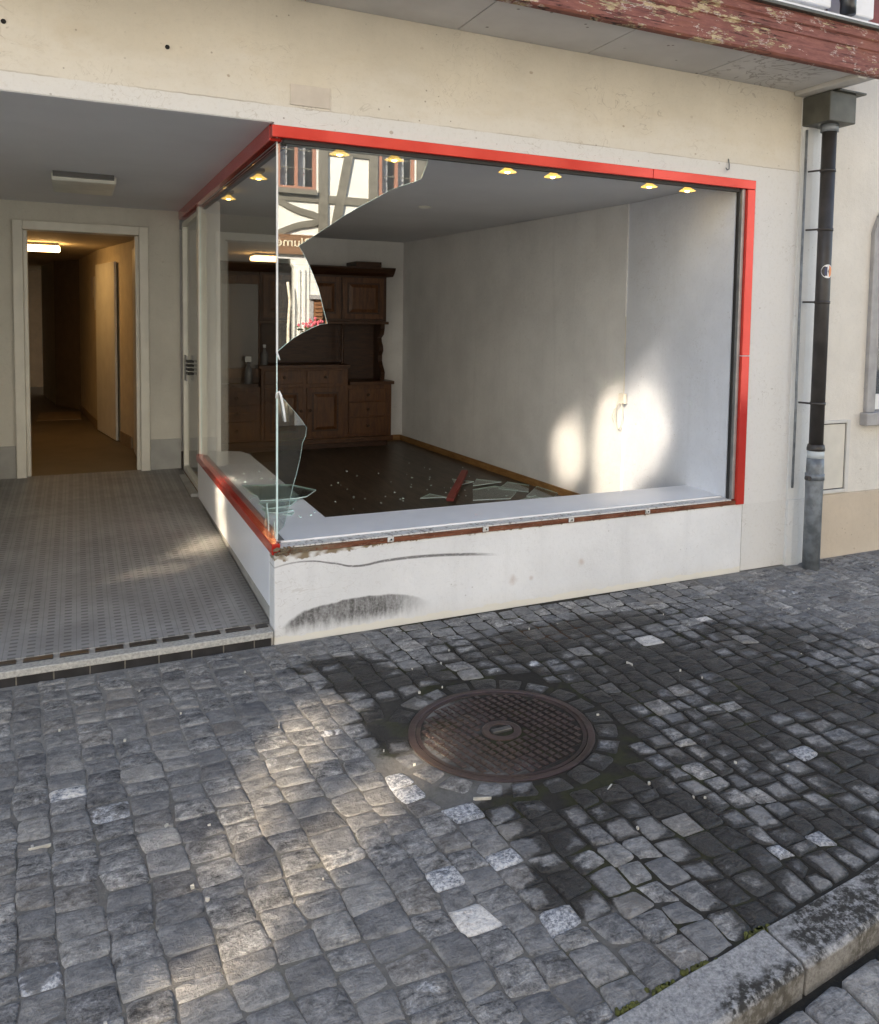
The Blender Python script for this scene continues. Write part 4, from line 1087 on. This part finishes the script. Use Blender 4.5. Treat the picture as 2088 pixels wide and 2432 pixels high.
# crumbs of glass, too small to pick apart
cr = MB()
for k in range(70):
    if k < 75: x, y = rng.gauss(2.0, 0.55), rng.gauss(2.5, 0.6)
    else: x, y = rng.uniform(0.5, 2.75), rng.uniform(0.7, 4.6)
    if not (0.45 < x < 2.65 and 0.6 < y < 5.0): continue
    r = rng.uniform(0.003, 0.010) * (1.5 if rng.random() < .12 else 1); a = rng.uniform(0, 6)
    z = FZ + 0.001
    vs = [(x + r * math.cos(a + q) * rng.uniform(.6, 1.2), y + r * math.sin(a + q) * rng.uniform(.6, 1.6), z) for q in (0, 2.1, 4.2)]
    cr.mesh(vs + [(p[0], p[1], z + rng.uniform(.003, .008)) for p in vs], [(3, 4, 5), (0, 1, 4, 3), (1, 2, 5, 4), (2, 0, 3, 5)])
for k in range(26):
    x, y = rng.uniform(0.09, 0.36), rng.uniform(0.5, 2.0); r = rng.uniform(0.003, 0.009); a = rng.uniform(0, 6); z = 0.4745
    vs = [(x + r * math.cos(a + q), y + r * math.sin(a + q) * 1.5, z) for q in (0, 2.1, 4.2)]
    cr.mesh(vs + [(p[0], p[1], z + .005) for p in vs], [(3, 4, 5), (0, 1, 4, 3), (1, 2, 5, 4), (2, 0, 3, 5)])
cr.build('glass_crumbs', MT['edge'], None, kind='stuff', label='scattered crumbs of broken glass on floor and shelf', cat='broken glass')

# ---------------------------------------------------------------- canopy: soffit, fascia
canopy = empty('canopy', (0, 0, 0), 'flat canopy with peeling red fascia board over the shop front', 'canopy')
for a, b in zip((-9.0, -7.5, -6.7, -5.9, -5.15, -4.37, -3.6, -2.9, -2.15, -1.38, -0.62, 0.14, 0.92, 1.70, 2.485), (-7.5, -6.7, -5.9, -5.15, -4.37, -3.6, -2.9, -2.15, -1.38, -0.62, 0.14, 0.92, 1.70, 2.485, 3.255)):
    MB().box(a + 0.003, b - 0.003, -0.485, -0.002, 3.055, 3.07).build('soffit_panel', MT['soffit'], canopy, bevel=0.002)
MB().box(-9.0, 3.40, -0.49, 0.019, 3.0705, 3.09).build('soffit_deck', MT['gasket'], canopy)
MB().box(3.258, 3.335, -0.487, -0.003, 3.030, 3.069).build('end_trim', MT['meterframe'], canopy, bevel=0.004)
MB().box(3.336, 3.42, -0.492, -0.003, 3.045, 3.069).build('end_trim', MT['meterframe'], canopy, bevel=0.004)
MB().prism([(-0.490, 3.040), (-0.530, 3.040), (-0.540, 3.050), (-0.540, 3.112), (-0.534, 3.118), (-0.534, 3.170), (-0.541, 3.176), (-0.541, 3.222), (-0.552, 3.232), (-0.556, 3.262), (-0.545, 3.286), (-0.490, 3.286)], 'x', -9.0, 3.75).build('fascia_board', MT['peel'], canopy)
MB().box(-9.0, 3.75, -0.575, -0.30, 3.287, 3.306).build('cap_board', MT['hopper'], canopy, bevel=0.003)
MB().prism([(-0.29, 3.307), (-0.50, 3.307), (-0.50, 3.352), (-0.29, 3.40)], 'x', -9.0, 3.75).build('flashing', MT['white'], canopy)
wb = MB().box(2.55, 3.06, -0.45, -0.25, 3.40, 3.62).build('flower_box', MT['white'], None, bevel=0.01, label='white planter box on the canopy left of the black pipe', cat='planter')
wb = MB().box(3.24, 3.40, -0.46, -0.25, 3.39, 3.56).build('flower_box', MT['white'], None, bevel=0.01, label='white planter box on the canopy at its outer end', cat='planter')
MB().tube([(3.17, -0.47, 3.375), (3.17, -0.47, 3.45), (3.15, -0.46, 3.52), (3.10, -0.42, 3.57), (3.0, -0.40, 3.60)], 0.045, 14).build('black_pipe', MT['black'], None, smooth=True, label='black bent pipe rising from the canopy edge', cat='pipe')
MB().box(3.0, 3.74, -0.22, -0.05, 3.31, 4.6).build('clad_wall', MT['redwall'], canopy)

# ---------------------------------------------------------------- drainpipe
dp = empty('drainpipe', (3.435, -0.135, 0), 'dark brown drainpipe with hopper and grey galvanised foot', 'drainpipe')
MB().lathe([(0.045, 0.80), (0.045, 2.845)], n=28).build('pipe', MT['pipe'], dp, smooth=False)
for p in dp.children[0].data.polygons: p.use_smooth = len(p.vertices) == 4
MB().lathe([(0.057, 0.775), (0.057, 0.79), (0.052, 0.812), (0.049, 0.815)], n=28).build('pipe_collar', MT['pipe'], dp, smooth=True)
MB().lathe([(0.0535, 0.725), (0.0535, 0.776)], n=28).build('pale_band', MT['zincband'], dp, smooth=True)
ft = MB().lathe([(0.055, 0.0), (0.055, 0.45), (0.057, 0.60), (0.0555, 0.66), (0.054, 0.724)], n=28).build('pipe_foot', MT['zinc'], dp, smooth=True)
MB().lathe([(0.061, 0.585), (0.061, 0.625)], n=28).build('pipe_clamp', MT['zinc'], ft, smooth=True)
MB().lathe([(0.016, 0.0), (0.016, -0.03)], (-0.075, 0.0, 0.60), 10, axis='y').build('clamp_bolt', MT['pipe'], ft)
for z in (2.56, 2.19, 1.73, 1.08):
    br = MB().lathe([(0.0485, z - 0.009), (0.0485, z + 0.009)], n=28).build('pipe_bracket', MT['pipe'], dp, smooth=True)
    MB().tube([(0.044, 0.0, z), (0.068, 0.01, z)], 0.008, 8).build('bracket_bolt', MT['pipe'], br)
    MB().tube([(-0.045, 0.0, z), (-0.075, 0.09, z)], 0.006, 8).build('bracket_bolt', MT['pipe'], br)
hp = MB().box(-0.105, 0.125, -0.09, 0.132, 2.846, 3.028).build('hopper', MT['hopper'], dp, bevel=0.006)
MB().box(-0.05, 0.19, -0.11, 0.13, 3.029, 3.042).build('hopper_rim', MT['hopper'], hp, bevel=0.003)
MB().lathe([(0.055, 2.80), (0.055, 2.8455)], n=24).build('spigot', MT['zinc'], hp, smooth=True)
cbl = MB().tube([(3.335, -0.045, 2.82), (3.335, -0.045, 1.2), (3.338, -0.045, 1.1), (3.336, -0.045, 0.52)], 0.008, 8).build('wall_cable', MT['zinc'], None, smooth=True, label='thin grey cable running down the wall beside the drainpipe', cat='cable')
stk = empty('sticker', (3.435, -0.135, 1.925), 'small round white and orange sticker on the drainpipe', 'sticker')
def disc(r, lo, hi, rad, mat, nm):
    mb = MB(); pts = []
    for k in range(28):
        a = 2 * math.pi * k / 28; u_ = r * math.cos(a); w_ = r * math.sin(a)
        u_ = min(hi, max(lo, u_)); th = -math.pi / 2 - 0.22 + u_ / rad
        pts.append((rad * math.cos(th), rad * math.sin(th), w_))
    c = ((lo + hi) / 2 if lo > -r else 0); th = -math.pi / 2 - 0.22 + c / rad
    mb.v = pts + [(rad * math.cos(th), rad * math.sin(th), 0)]
    mb.f = [(k, (k + 1) % 28, 28) for k in range(28)]; mb.m = [0] * 28
    mb.build(nm, mat, stk)
disc(0.043, -0.043, 0.043, 0.0456, MT['white'], 'backing')
disc(0.038, 0.008, 0.038, 0.0459, plain('sticker_orange', (0.75, 0.26, 0.08), 0.5, 0), 'print')
disc(0.030, -0.022, -0.004, 0.0460, plain('sticker_ink', (0.05, 0.06, 0.12), 0.5, 0), 'print')

# rounded pier between the shop and the neighbouring house
pr = [(3.3305, 0.06), (3.3305, -0.012), (3.37, -0.022), (3.42, -0.024), (3.48, -0.012), (3.53, 0.008), (3.56, 0.022), (3.56, 0.06)]
MB().prism(pr, 'z', 0.435, 3.05).build('corner_pier', MT['pilaster'], shop)
MB().prism([(p[0], p[1] - (0.008 if p[1] < 0.05 else 0)) for p in pr], 'z', -0.05, 0.434).build('corner_pier_base', MT['pilaster'], shop)

# ---------------------------------------------------------------- neighbouring house
nb = empty('neighbour_house', (0, 0, 0), 'cream rendered neighbouring house with grey stone window surround and meter door', 'house')
NY = 0.02
MB().prism([(3.561, 0.432), (4.09, 0.432), (4.09, 2.34), (5.1, 2.34), (5.1, 0.432), (9.0, 0.432), (9.0, 6.6), (3.561, 6.6)], 'y', NY, NY + 0.35).build('wall', MT['nwall'], nb)
MB().box(4.09, 5.1, NY + .0, NY + 0.35, 0.432, 0.975).build('wall', MT['nwall'], nb)
MB().box(3.561, 9.0, NY - 0.014, NY + 0.33, -0.06, 0.4315).build('plinth', MT['nplinth'], nb, bevel=0.004)
MB().prism([(-0.5, 6.55), (4.8, 9.0), (10.2, 6.55), (10.2, 6.4), (-0.5, 6.4)], 'x', 3.4, 9.2).build('roof', MT['roof'], nb)
ws = [(4.045, 0.985), (4.045, 2.22), (4.075, 2.30), (4.12, 2.37), (4.6, 2.43), (5.12, 2.38), (5.20, 2.22), (5.20, 0.985), (5.06, 0.985), (5.06, 2.16), (4.98, 2.25), (4.6, 2.29), (4.22, 2.25), (4.13, 2.16), (4.13, 0.985)]
wn_ = MB().prism(ws, 'y', NY - 0.03, NY + 0.10).build('window_surround', MT['stone'], nb, bevel=0.006)
MB().box(4.015, 5.23, NY - 0.06, NY + 0.12, 0.895, 0.984).build('window_sill', MT['stone'], wn_, bevel=0.008)
MB().box(4.131, 5.059, NY + 0.06, NY + 0.09, 0.99, 1.10).build('window_frame', MT['white'], wn_)
MB().box(4.131, 4.17, NY + 0.06, NY + 0.09, 1.10, 2.2).build('window_frame', MT['white'], wn_)
MB().box(4.17, 5.059, NY + 0.07, NY + 0.078, 1.10, 2.28).build('window_glass', MT['oppglass'], wn_)
MB().box(4.13, 5.06, NY + 0.36, NY + 0.4, 0.9, 2.4).build('room_backing', MT['darkroom'], nb)
md = MB().box(3.585, 3.872, NY - 0.006, NY - 0.0005, 0.47, 0.912).build('meter_door', MT['meter'], nb, bevel=0.002)
for x0, x1, z0, z1 in ((3.55 + .012, 3.578, 0.44, 0.94), (3.879, 3.912, 0.44, 0.94), (3.5785, 3.8785, 0.919, 0.94), (3.5785, 3.8785, 0.44, 0.463)):
    MB().box(x0, x1, NY - 0.016, NY - 0.0005, z0, z1).build('meter_frame', MT['meterframe'], md, bevel=0.003)
MB().box(3.579, 3.878, NY - 0.0035, NY - 0.0003, 0.4635, 0.9185).build('door_gap', MT['gasket'], md)
MB().lathe([(0.011, 0), (0.011, -0.004)], (3.632, NY - 0.006, 0.705), 12, axis='y').build('key_hole', MT['pipe'], md)

# marks on the facade
MB().box(0.072, 0.262, -0.006, -0.0005, 2.575, 2.672).build('house_plate', MT['taupe'], None, bevel=0.002, label='small blank taupe plate on the lintel above the red frame corner', cat='plate')
for x, z, lb in ((-1.085, 2.759, 'black bolt hole in the lintel at the far end from the window'), (-0.464, 2.754, 'black bolt hole in the lintel above the entrance')):
    MB().lathe([(0.010, 0), (0.010, -0.003)], (x, -0.0005, z), 10, axis='y').build('bolt_hole', MT['hole'], shop)
hk = MB().tube([(2.735, -0.004, 2.585), (2.735, -0.012, 2.55), (2.728, -0.02, 2.522), (2.712, -0.022, 2.515), (2.702, -0.02, 2.528)], 0.004, 6).build('wall_hook', MT['zinc'], None, smooth=True, label='small bent metal hook in the wall above the red frame', cat='hook')

# ================================================================ ACROSS THE STREET
OY = -8.4
KS = 1.0886
def ox(x): return CAM.x + (x - CAM.x) * KS
def oz(z): return 1.6 + (z - 1.6) * KS
oh = empty('timbered_house', (0, 0, 0), 'sunlit half-timbered house across the street, seen reflected in the broken pane', 'house')
H0, H1 = -1.4, 7.6
def ob(nm, x0, x1, z0, z1, d0, d1, m, par=oh, raw=False):
    if not raw: x0, x1, z0, z1 = ox(x0), ox(x1), oz(z0), oz(z1)
    return MB().box(x0, x1, OY - d1, OY - d0, z0, z1).build(nm, MT[m], par)
# wall shell with window openings is laid out bay by bay; d grows away from the street (negative = towards it)
SG0, SG1 = 2.434, 2.668
MB().box(H0, H1, OY - 0.4, OY - 0.25, 0.0, 8.8).build('rear_shell', MT['darkroom'], oh)
BW = 3.037 - 1.60      # one bay: window + two panels
def bay(x0, z0, z1, full):
    # x0: left of window (in 7.5 m units); window 0..0.535, post to 0.70, panel, brace, panel to 1.29, post to 1.437
    w0, w1 = x0, x0 + 0.535
    base = z0
    zw0, zw1 = z0 + 0.62, z0 + 1.36
    ob('infill_panel', x0 + 0.535, x0 + BW, z0, z1, 0.03, 0.20, 'infill')
    ob('infill_panel', w0, w1, z0, zw0 - 0.07, 0.03, 0.20, 'infill')
    ob('infill_panel', w0, w1, zw1 + 0.06, z1, 0.03, 0.20, 'infill')
    ob('timber_post', x0 + 0.57, x0 + 0.70, z0, z1, -0.01, 0.10, 'timber')
    ob('timber_post', x0 + 1.29, x0 + 1.415, z0, z1, -0.01, 0.10, 'timber')
    ob('timber_rail', x0 + 0.701, x0 + 1.289, z0 + 0.458, z0 + 0.565, 0.0, 0.10, 'timber')
    ob('timber_rail', x0 + 0.701, x0 + 1.289, zw1 - 0.30 + 0.06, zw1 - 0.30 + 0.14, 0.0, 0.10, 'timber')
    ob('timber_rail', w0 + 0.0, x0 + 0.569, z0 + 0.458, z0 + 0.545, 0.0, 0.10, 'timber')
    br = MB()
    p = [(x0 + 0.72, z0), (x0 + 0.85, z0), (x0 + 1.13, z1), (x0 + 1.01, z1)]
    br.prism([(ox(a), oz(b)) for a, b in p], 'y', OY + 0.004, OY - 0.10).build('timber_brace', MT['timber'], oh)
    # curved cross of braces below the window
    for sx, sz in ((1, 1), (1, -1)):
        cv = MB(); zc = z0 + 0.23; n = 8; inner, outer = [], []
        for k in range(n + 1):
            t = k / n
            xx = x0 + 0.569 - 0.57 * t; zz = zc + sz * (0.03 + 0.20 * t ** 0.7 - 0.05 * math.sin(math.pi * t))
            inner.append((ox(xx), oz(zz - 0.045))); outer.append((ox(xx), oz(zz + 0.045)))
        cv.prism(inner + outer[::-1], 'y', OY + 0.006 if sz > 0 else OY + 0.008, OY - 0.09).build('curved_brace', MT['timber'], oh)
    # window
    wd = ob('window', w0, w1, zw0 - 0.07, zw0, -0.06, 0.15, 'timber')
    for a, b, c, d in ((w0, w0 + 0.05, zw0, zw1), (w1 - 0.04, w1, zw0, zw1), (w0 + 0.05, w1 - 0.04, zw1 - 0.04, zw1), (w0 + 0.05, w1 - 0.04, zw0, zw0 + 0.04), ((w0 + w1) / 2 - 0.02, (w0 + w1) / 2 + 0.02, zw0 + 0.04, zw1 - 0.04)):
        ob('window_frame', a, b, c, d, 0.02, 0.07, 'winframe', wd)
    for q in (0.28, 0.52):
        ob('glazing_bar', w0 + 0.05, w1 - 0.04, zw0 + q, zw0 + q + 0.012, 0.03, 0.05, 'timber', wd)
    ob('curtain', w0 + 0.06, w0 + 0.16, zw0, zw1, 0.12, 0.14, 'curtain', wd)
    ob('curtain', (w0 + w1) / 2 + 0.04, (w0 + w1) / 2 + 0.14, zw0, zw1, 0.12, 0.14, 'curtain', wd)
    ob('window_pane', w0 + 0.05, w1 - 0.04, zw0 + 0.04, zw1 - 0.04, 0.075, 0.08, 'oppglass', wd)
for k in range(-2, 4):
    bay(1.60 + k * BW, SG1, SG1 + 1.52, True)
bx0, bx1 = 1.60 - 2 * BW, 1.60 + 4 * BW
ob('timber_beam', bx0, bx1, SG1 + 1.521, SG1 + 1.66, -0.02, 0.2, 'timber')
for k in range(-2, 4):
    bay(1.60 + k * BW, SG1 + 1.66, SG1 + 3.18, True)
ob('timber_beam', bx0, bx1, SG1 + 3.181, SG1 + 3.4, -0.02, 0.2, 'timber')
MB().prism([(OY + 0.5, oz(SG1 + 3.4)), (OY - 4, oz(SG1 + 3.4) + 3.2), (OY - 8, oz(SG1 + 3.4)), (OY - 8, oz(SG1 + 3.4) - .1), (OY + .5, oz(SG1 + 3.4) - .1)], 'x', ox(bx0) - .2, ox(bx1) + .2).build('roof', MT['roof'], oh)
# ground floor: sign, shop opening, pilaster, shutters
sg = ob('sign_board', 0.2, 2.40, SG0, SG1 - 0.002, -0.05, 0.05, 'sign')
ob('sign_moulding', 0.2, 2.40, SG0 - 0.035, SG0 - 0.001, -0.08, 0.05, 'sign', sg)
ob('wall', 2.401, bx1, SG0 - 0.06, SG1 - 0.002, 0.0, 0.2, 'infill')
ob('white_lintel', 0.2, 2.0, 2.34, SG0 - 0.037, -0.02, 0.1, 'white')
ob('wall', 1.845, 2.04, -0.0, 2.339, -0.02, 0.2, 'infill')
MB().prism([(ox(1.844), oz(2.339)), (ox(1.78), oz(2.339)), (ox(1.80), oz(2.27)), (ox(1.835), oz(2.22)), (ox(1.844), oz(2.14))], 'y', OY + 0.01, OY - 0.15).build('console', MT['infill'], oh)
for xx in (1.88, 1.95):
    ob('pilaster_fillet', xx, xx + 0.03, 0.0, 2.2, -0.045, -0.021, 'infill')
ob('wall', 2.041, bx1, 1.86, 2.373, 0.0, 0.2, 'infill')
ob('wall', 2.62, bx1, 0.0, 1.859, 0.0, 0.2, 'infill')
ob('wall', 2.041, 2.619, 0.0, 1.28, 0.0, 0.2, 'infill')
ob('window_head', 2.03, 2.64, 1.80, 1.859, -0.07, 0.1, 'stone')
ob('window_jamb', 2.041, 2.10, 1.281, 1.799, -0.02, 0.1, 'stone')
shs = ob('shutter', 2.105, 2.235, 1.285, 1.79, -0.01, 0.03, 'shutter')
for k in range(9):
    MB().box(ox(2.12), ox(2.22), OY + 0.012, OY + 0.03, oz(1.31 + k * 0.052), oz(1.342 + k * 0.052)).build('slat', MT['shutter'], shs)
shs = ob('shutter', 2.275, 2.40, 1.285, 1.79, -0.01, 0.03, 'shutter')
for k in range(9):
    MB().box(ox(2.29), ox(2.39), OY + 0.012, OY + 0.03, oz(1.31 + k * 0.052), oz(1.342 + k * 0.052)).build('slat', MT['shutter'], shs)
ob('wall', bx0, 0.199, 0.0, SG1 - 0.002, 0.0, 0.2, 'infill')
ob('shop_glass', 0.2, 1.844, 0.5, 2.339, 0.1, 0.11, 'oppglass')
ob('stall_riser', 0.2, 1.844, 0.0, 0.499, 0.0, 0.2, 'timber')
# sign lettering
fc = bpy.data.curves.new('sign_lettering', 'FONT'); fc.body = 'Blume'; fc.size = 0.19; fc.extrude = 0.004; fc.align_x = 'LEFT'
fo = bpy.data.objects.new('lettering_tmp', fc); COL.objects.link(fo)
bpy.context.view_layer.update()
lme = bpy.data.meshes.new_from_object(fo.evaluated_get(bpy.context.evaluated_depsgraph_get()))
bpy.data.objects.remove(fo)
lo_ = bpy.data.objects.new('lettering', lme); COL.objects.link(lo_); lme.materials.clear(); lme.materials.append(MT['letter'])
lo_.parent = sg
lo_.matrix_parent_inverse = Matrix()
lo_.rotation_euler = (math.radians(90), 0, math.radians(180)); lo_.location = (ox(2.06), OY + 0.055, oz(2.505))
lo_.scale = (1.1, 1.0, 1.0)
# geraniums, birch stems in the shop window
fl = MB(); lf = MB()
for k in range(60):
    x, z, y = ox(2.06) + rng.gauss(0.03, 0.09), oz(1.45) + rng.gauss(0, 0.035), OY + 0.18 + rng.gauss(0, 0.04)
    r = rng.uniform(0.012, 0.024)
    fl.lathe([(r * .5, -r), (r, 0), (r * .5, r)], (x, y, z), 6)
for k in range(50):
    x, z, y = ox(2.06) + rng.gauss(0.03, 0.10), oz(1.39) + rng.gauss(0, 0.03), OY + 0.18 + rng.gauss(0, 0.05)
    r = rng.uniform(0.02, 0.04); a = rng.uniform(0, 6)
    lf.face([(x - r, y, z), (x, y + r * math.cos(a), z + r * .6), (x + r, y, z), (x, y - r * math.cos(a), z - r * .6)])
gp = empty('geranium_box', (0, 0, 0), 'box of pink geraniums by the brown shutters, seen only in the reflection', 'flowers')
fl.build('blossoms', MT['pink'], gp, kind='stuff'); lf.build('leaves', MT['leaf'], gp, kind='stuff')
MB().box(ox(1.93), ox(2.28), OY + 0.08, OY + 0.27, oz(1.27), oz(1.36)).build('box', MT['shutter'], gp, bevel=0.005)
MB().tube([(ox(1.72), OY + 0.14, 0.0), (ox(1.725), OY + 0.14, oz(1.1)), (ox(1.73), OY + 0.14, oz(1.45)), (ox(1.75), OY + 0.14, oz(1.75)), (ox(1.735), OY + 0.14, oz(1.9)), (ox(1.72), OY + 0.14, oz(2.02))], [0.024, 0.024, 0.022, 0.022, 0.02, 0.02], 8).build('birch_stem', MT['birch'], None, smooth=True, label='pale birch stem standing before the opposite shop, seen reflected', cat='birch stem')

# neighbouring plain houses opposite; their coated panes are added mirrors shaped to throw sun patches into the lane
def plain_house(x0, x1, h, label, mat, wins):
    root = empty('rendered_house', (0, 0, 0), label, 'house')
    # wall built around its window openings as a grid of boxes
    xs_ = sorted({x0, x1} | {w[0] for w in wins} | {w[1] for w in wins}); zs_ = sorted({0.0, h} | {w[2] for w in wins} | {w[3] for w in wins})
    mb = MB()
    for a, b in zip(xs_, xs_[1:]):
        run = None
        for c, d in zip(zs_, zs_[1:]):
            hole = any(w[0] <= a and b <= w[1] and w[2] <= c and d <= w[3] for w in wins)
            if hole:
                if run: mb.box(a, b, OY - 0.3, OY, run[0], run[1]); run = None
            else:
                run = (run[0], d) if run else (c, d)
        if run: mb.box(a, b, OY - 0.3, OY, run[0], run[1])
    mb.build('wall', mat, root)
    for w in wins:
        a, b, c, d, sun_mirror = w[:5]
        f = MB()
        f.box(a, a + 0.05, OY - 0.06, OY + 0.002, c, d).box(b - 0.05, b, OY - 0.06, OY + 0.002, c, d).box(a + 0.05, b - 0.05, OY - 0.06, OY + 0.002, d - 0.05, d).box(a + 0.05, b - 0.05, OY - 0.06, OY + 0.002, c, c + 0.05)
        fo_ = f.build('window', MT['winframe'], root)
        MB().box(a - 0.05, b + 0.05, OY - 0.04, OY + 0.06, c - 0.06, c - 0.002).build('window_sill', MT['stone'], fo_)
        if sun_mirror:
            MB().prism(sun_mirror, 'y', OY - 0.012, OY - 0.018).build('mirroring_pane', MT[w[5]], fo_)
        MB().box(a + 0.05, b - 0.05, OY - 0.032, OY - 0.026, c + 0.05, d - 0.05).build('window_pane', MT['oppglass'], fo_)
        MB().box(a, b, OY - 0.29, OY - 0.27, c, d).build('room_backing', MT['darkroom'], fo_)
    MB().prism([(OY + 0.4, h), (OY - 4, h + 2.6), (OY - 8, h), (OY - 8, h - .1), (OY + .4, h - .1)], 'x', x0 - .1, x1 + .1).build('roof', MT['roof'], root)
    return root
TE = math.tan(SUN_EL); SA, CA = math.sin(SUN_AZ), math.cos(SUN_AZ)
def aim(T):
    # where on the facade opposite a pane must sit to mirror the sun to point T
    L = (T[1] - (OY - 0.012)) / CA
    return T[0] - L * SA, T[2] + L * TE
def win(targets, sun_mirror='sun_mirror'):
    # added window; its mirror piece is cut to throw the sun onto this outline
    pts = [aim(T) for T in targets]
    xs_ = [p[0] for p in pts]; zs_ = [p[1] for p in pts]
    return (min(xs_) - 0.06, max(xs_) + 0.06, min(zs_) - 0.06, max(zs_) + 0.06, pts, sun_mirror)
XW = 2.865
WINS = [win([(XW, y, z) for y, z in ((1.60, .20), (1.63, .50), (1.58, .85), (1.46, 1.05), (1.30, 1.11), (1.20, 1.00), (1.12, 1.14), (.96, 1.20), (.76, 1.11), (.64, .92), (.66, .73), (.80, .55), (1.0, .40), (1.13, .20))], 'sun_mirror_soft'),
        win([(2.82, 1.95 + .25 * math.cos(a), 0.52 + .28 * math.sin(a)) for a in [2 * math.pi * k / 14 for k in range(14)]], 'sun_mirror_soft'),
        win([(x, y, 0.0) for x, y in ((-.78, -2.12), (-.50, -2.02), (-.08, -1.66), (.34, -1.30), (.40, -1.20), (.33, -1.10), (-.10, -1.42), (-.66, -1.92))]),
        win([(x, y, 0.0) for x, y in ((-.56, -1.66), (-.40, -1.58), (.02, -.98), (.12, -.72), (.02, -.64), (-.14, -.78), (-.36, -1.20))]),
        win([(0.0, y, z) for y, z in ((1.40, .08), (1.78, .08), (1.90, .50), (1.56, .50))], 'sun_mirror_full'),
        win([(x, y, .11) for x, y in ((-.72, 1.04), (-.01, 1.75), (-.01, 1.36), (-.34, 1.05))], 'sun_mirror_full')]
hx1 = ox(bx0) - 0.3
plain_house(-13.5, hx1, 9.6, 'tall rendered house across the street with added mirror panes throwing back the sun', MT['oppwall'],
            WINS + [(-5.4, -4.5, 1.0, 2.4, False), (-8.6, -7.6, 1.0, 2.4, False), (-11.4, -10.4, 1.0, 2.4, False), (-4.2, -3.4, 3.9, 5.2, False), (-11.6, -10.7, 4.0, 5.3, False)])
plain_house(ox(bx1) + 0.3, 16.0, 8.8, 'plain rendered house across the street beyond the timbered one', MT['oppwall'], [(9.5, 10.4, 1.0, 2.4, False), (12, 13, 1.0, 2.4, False), (9.5, 10.4, 4.0, 5.4, False)])
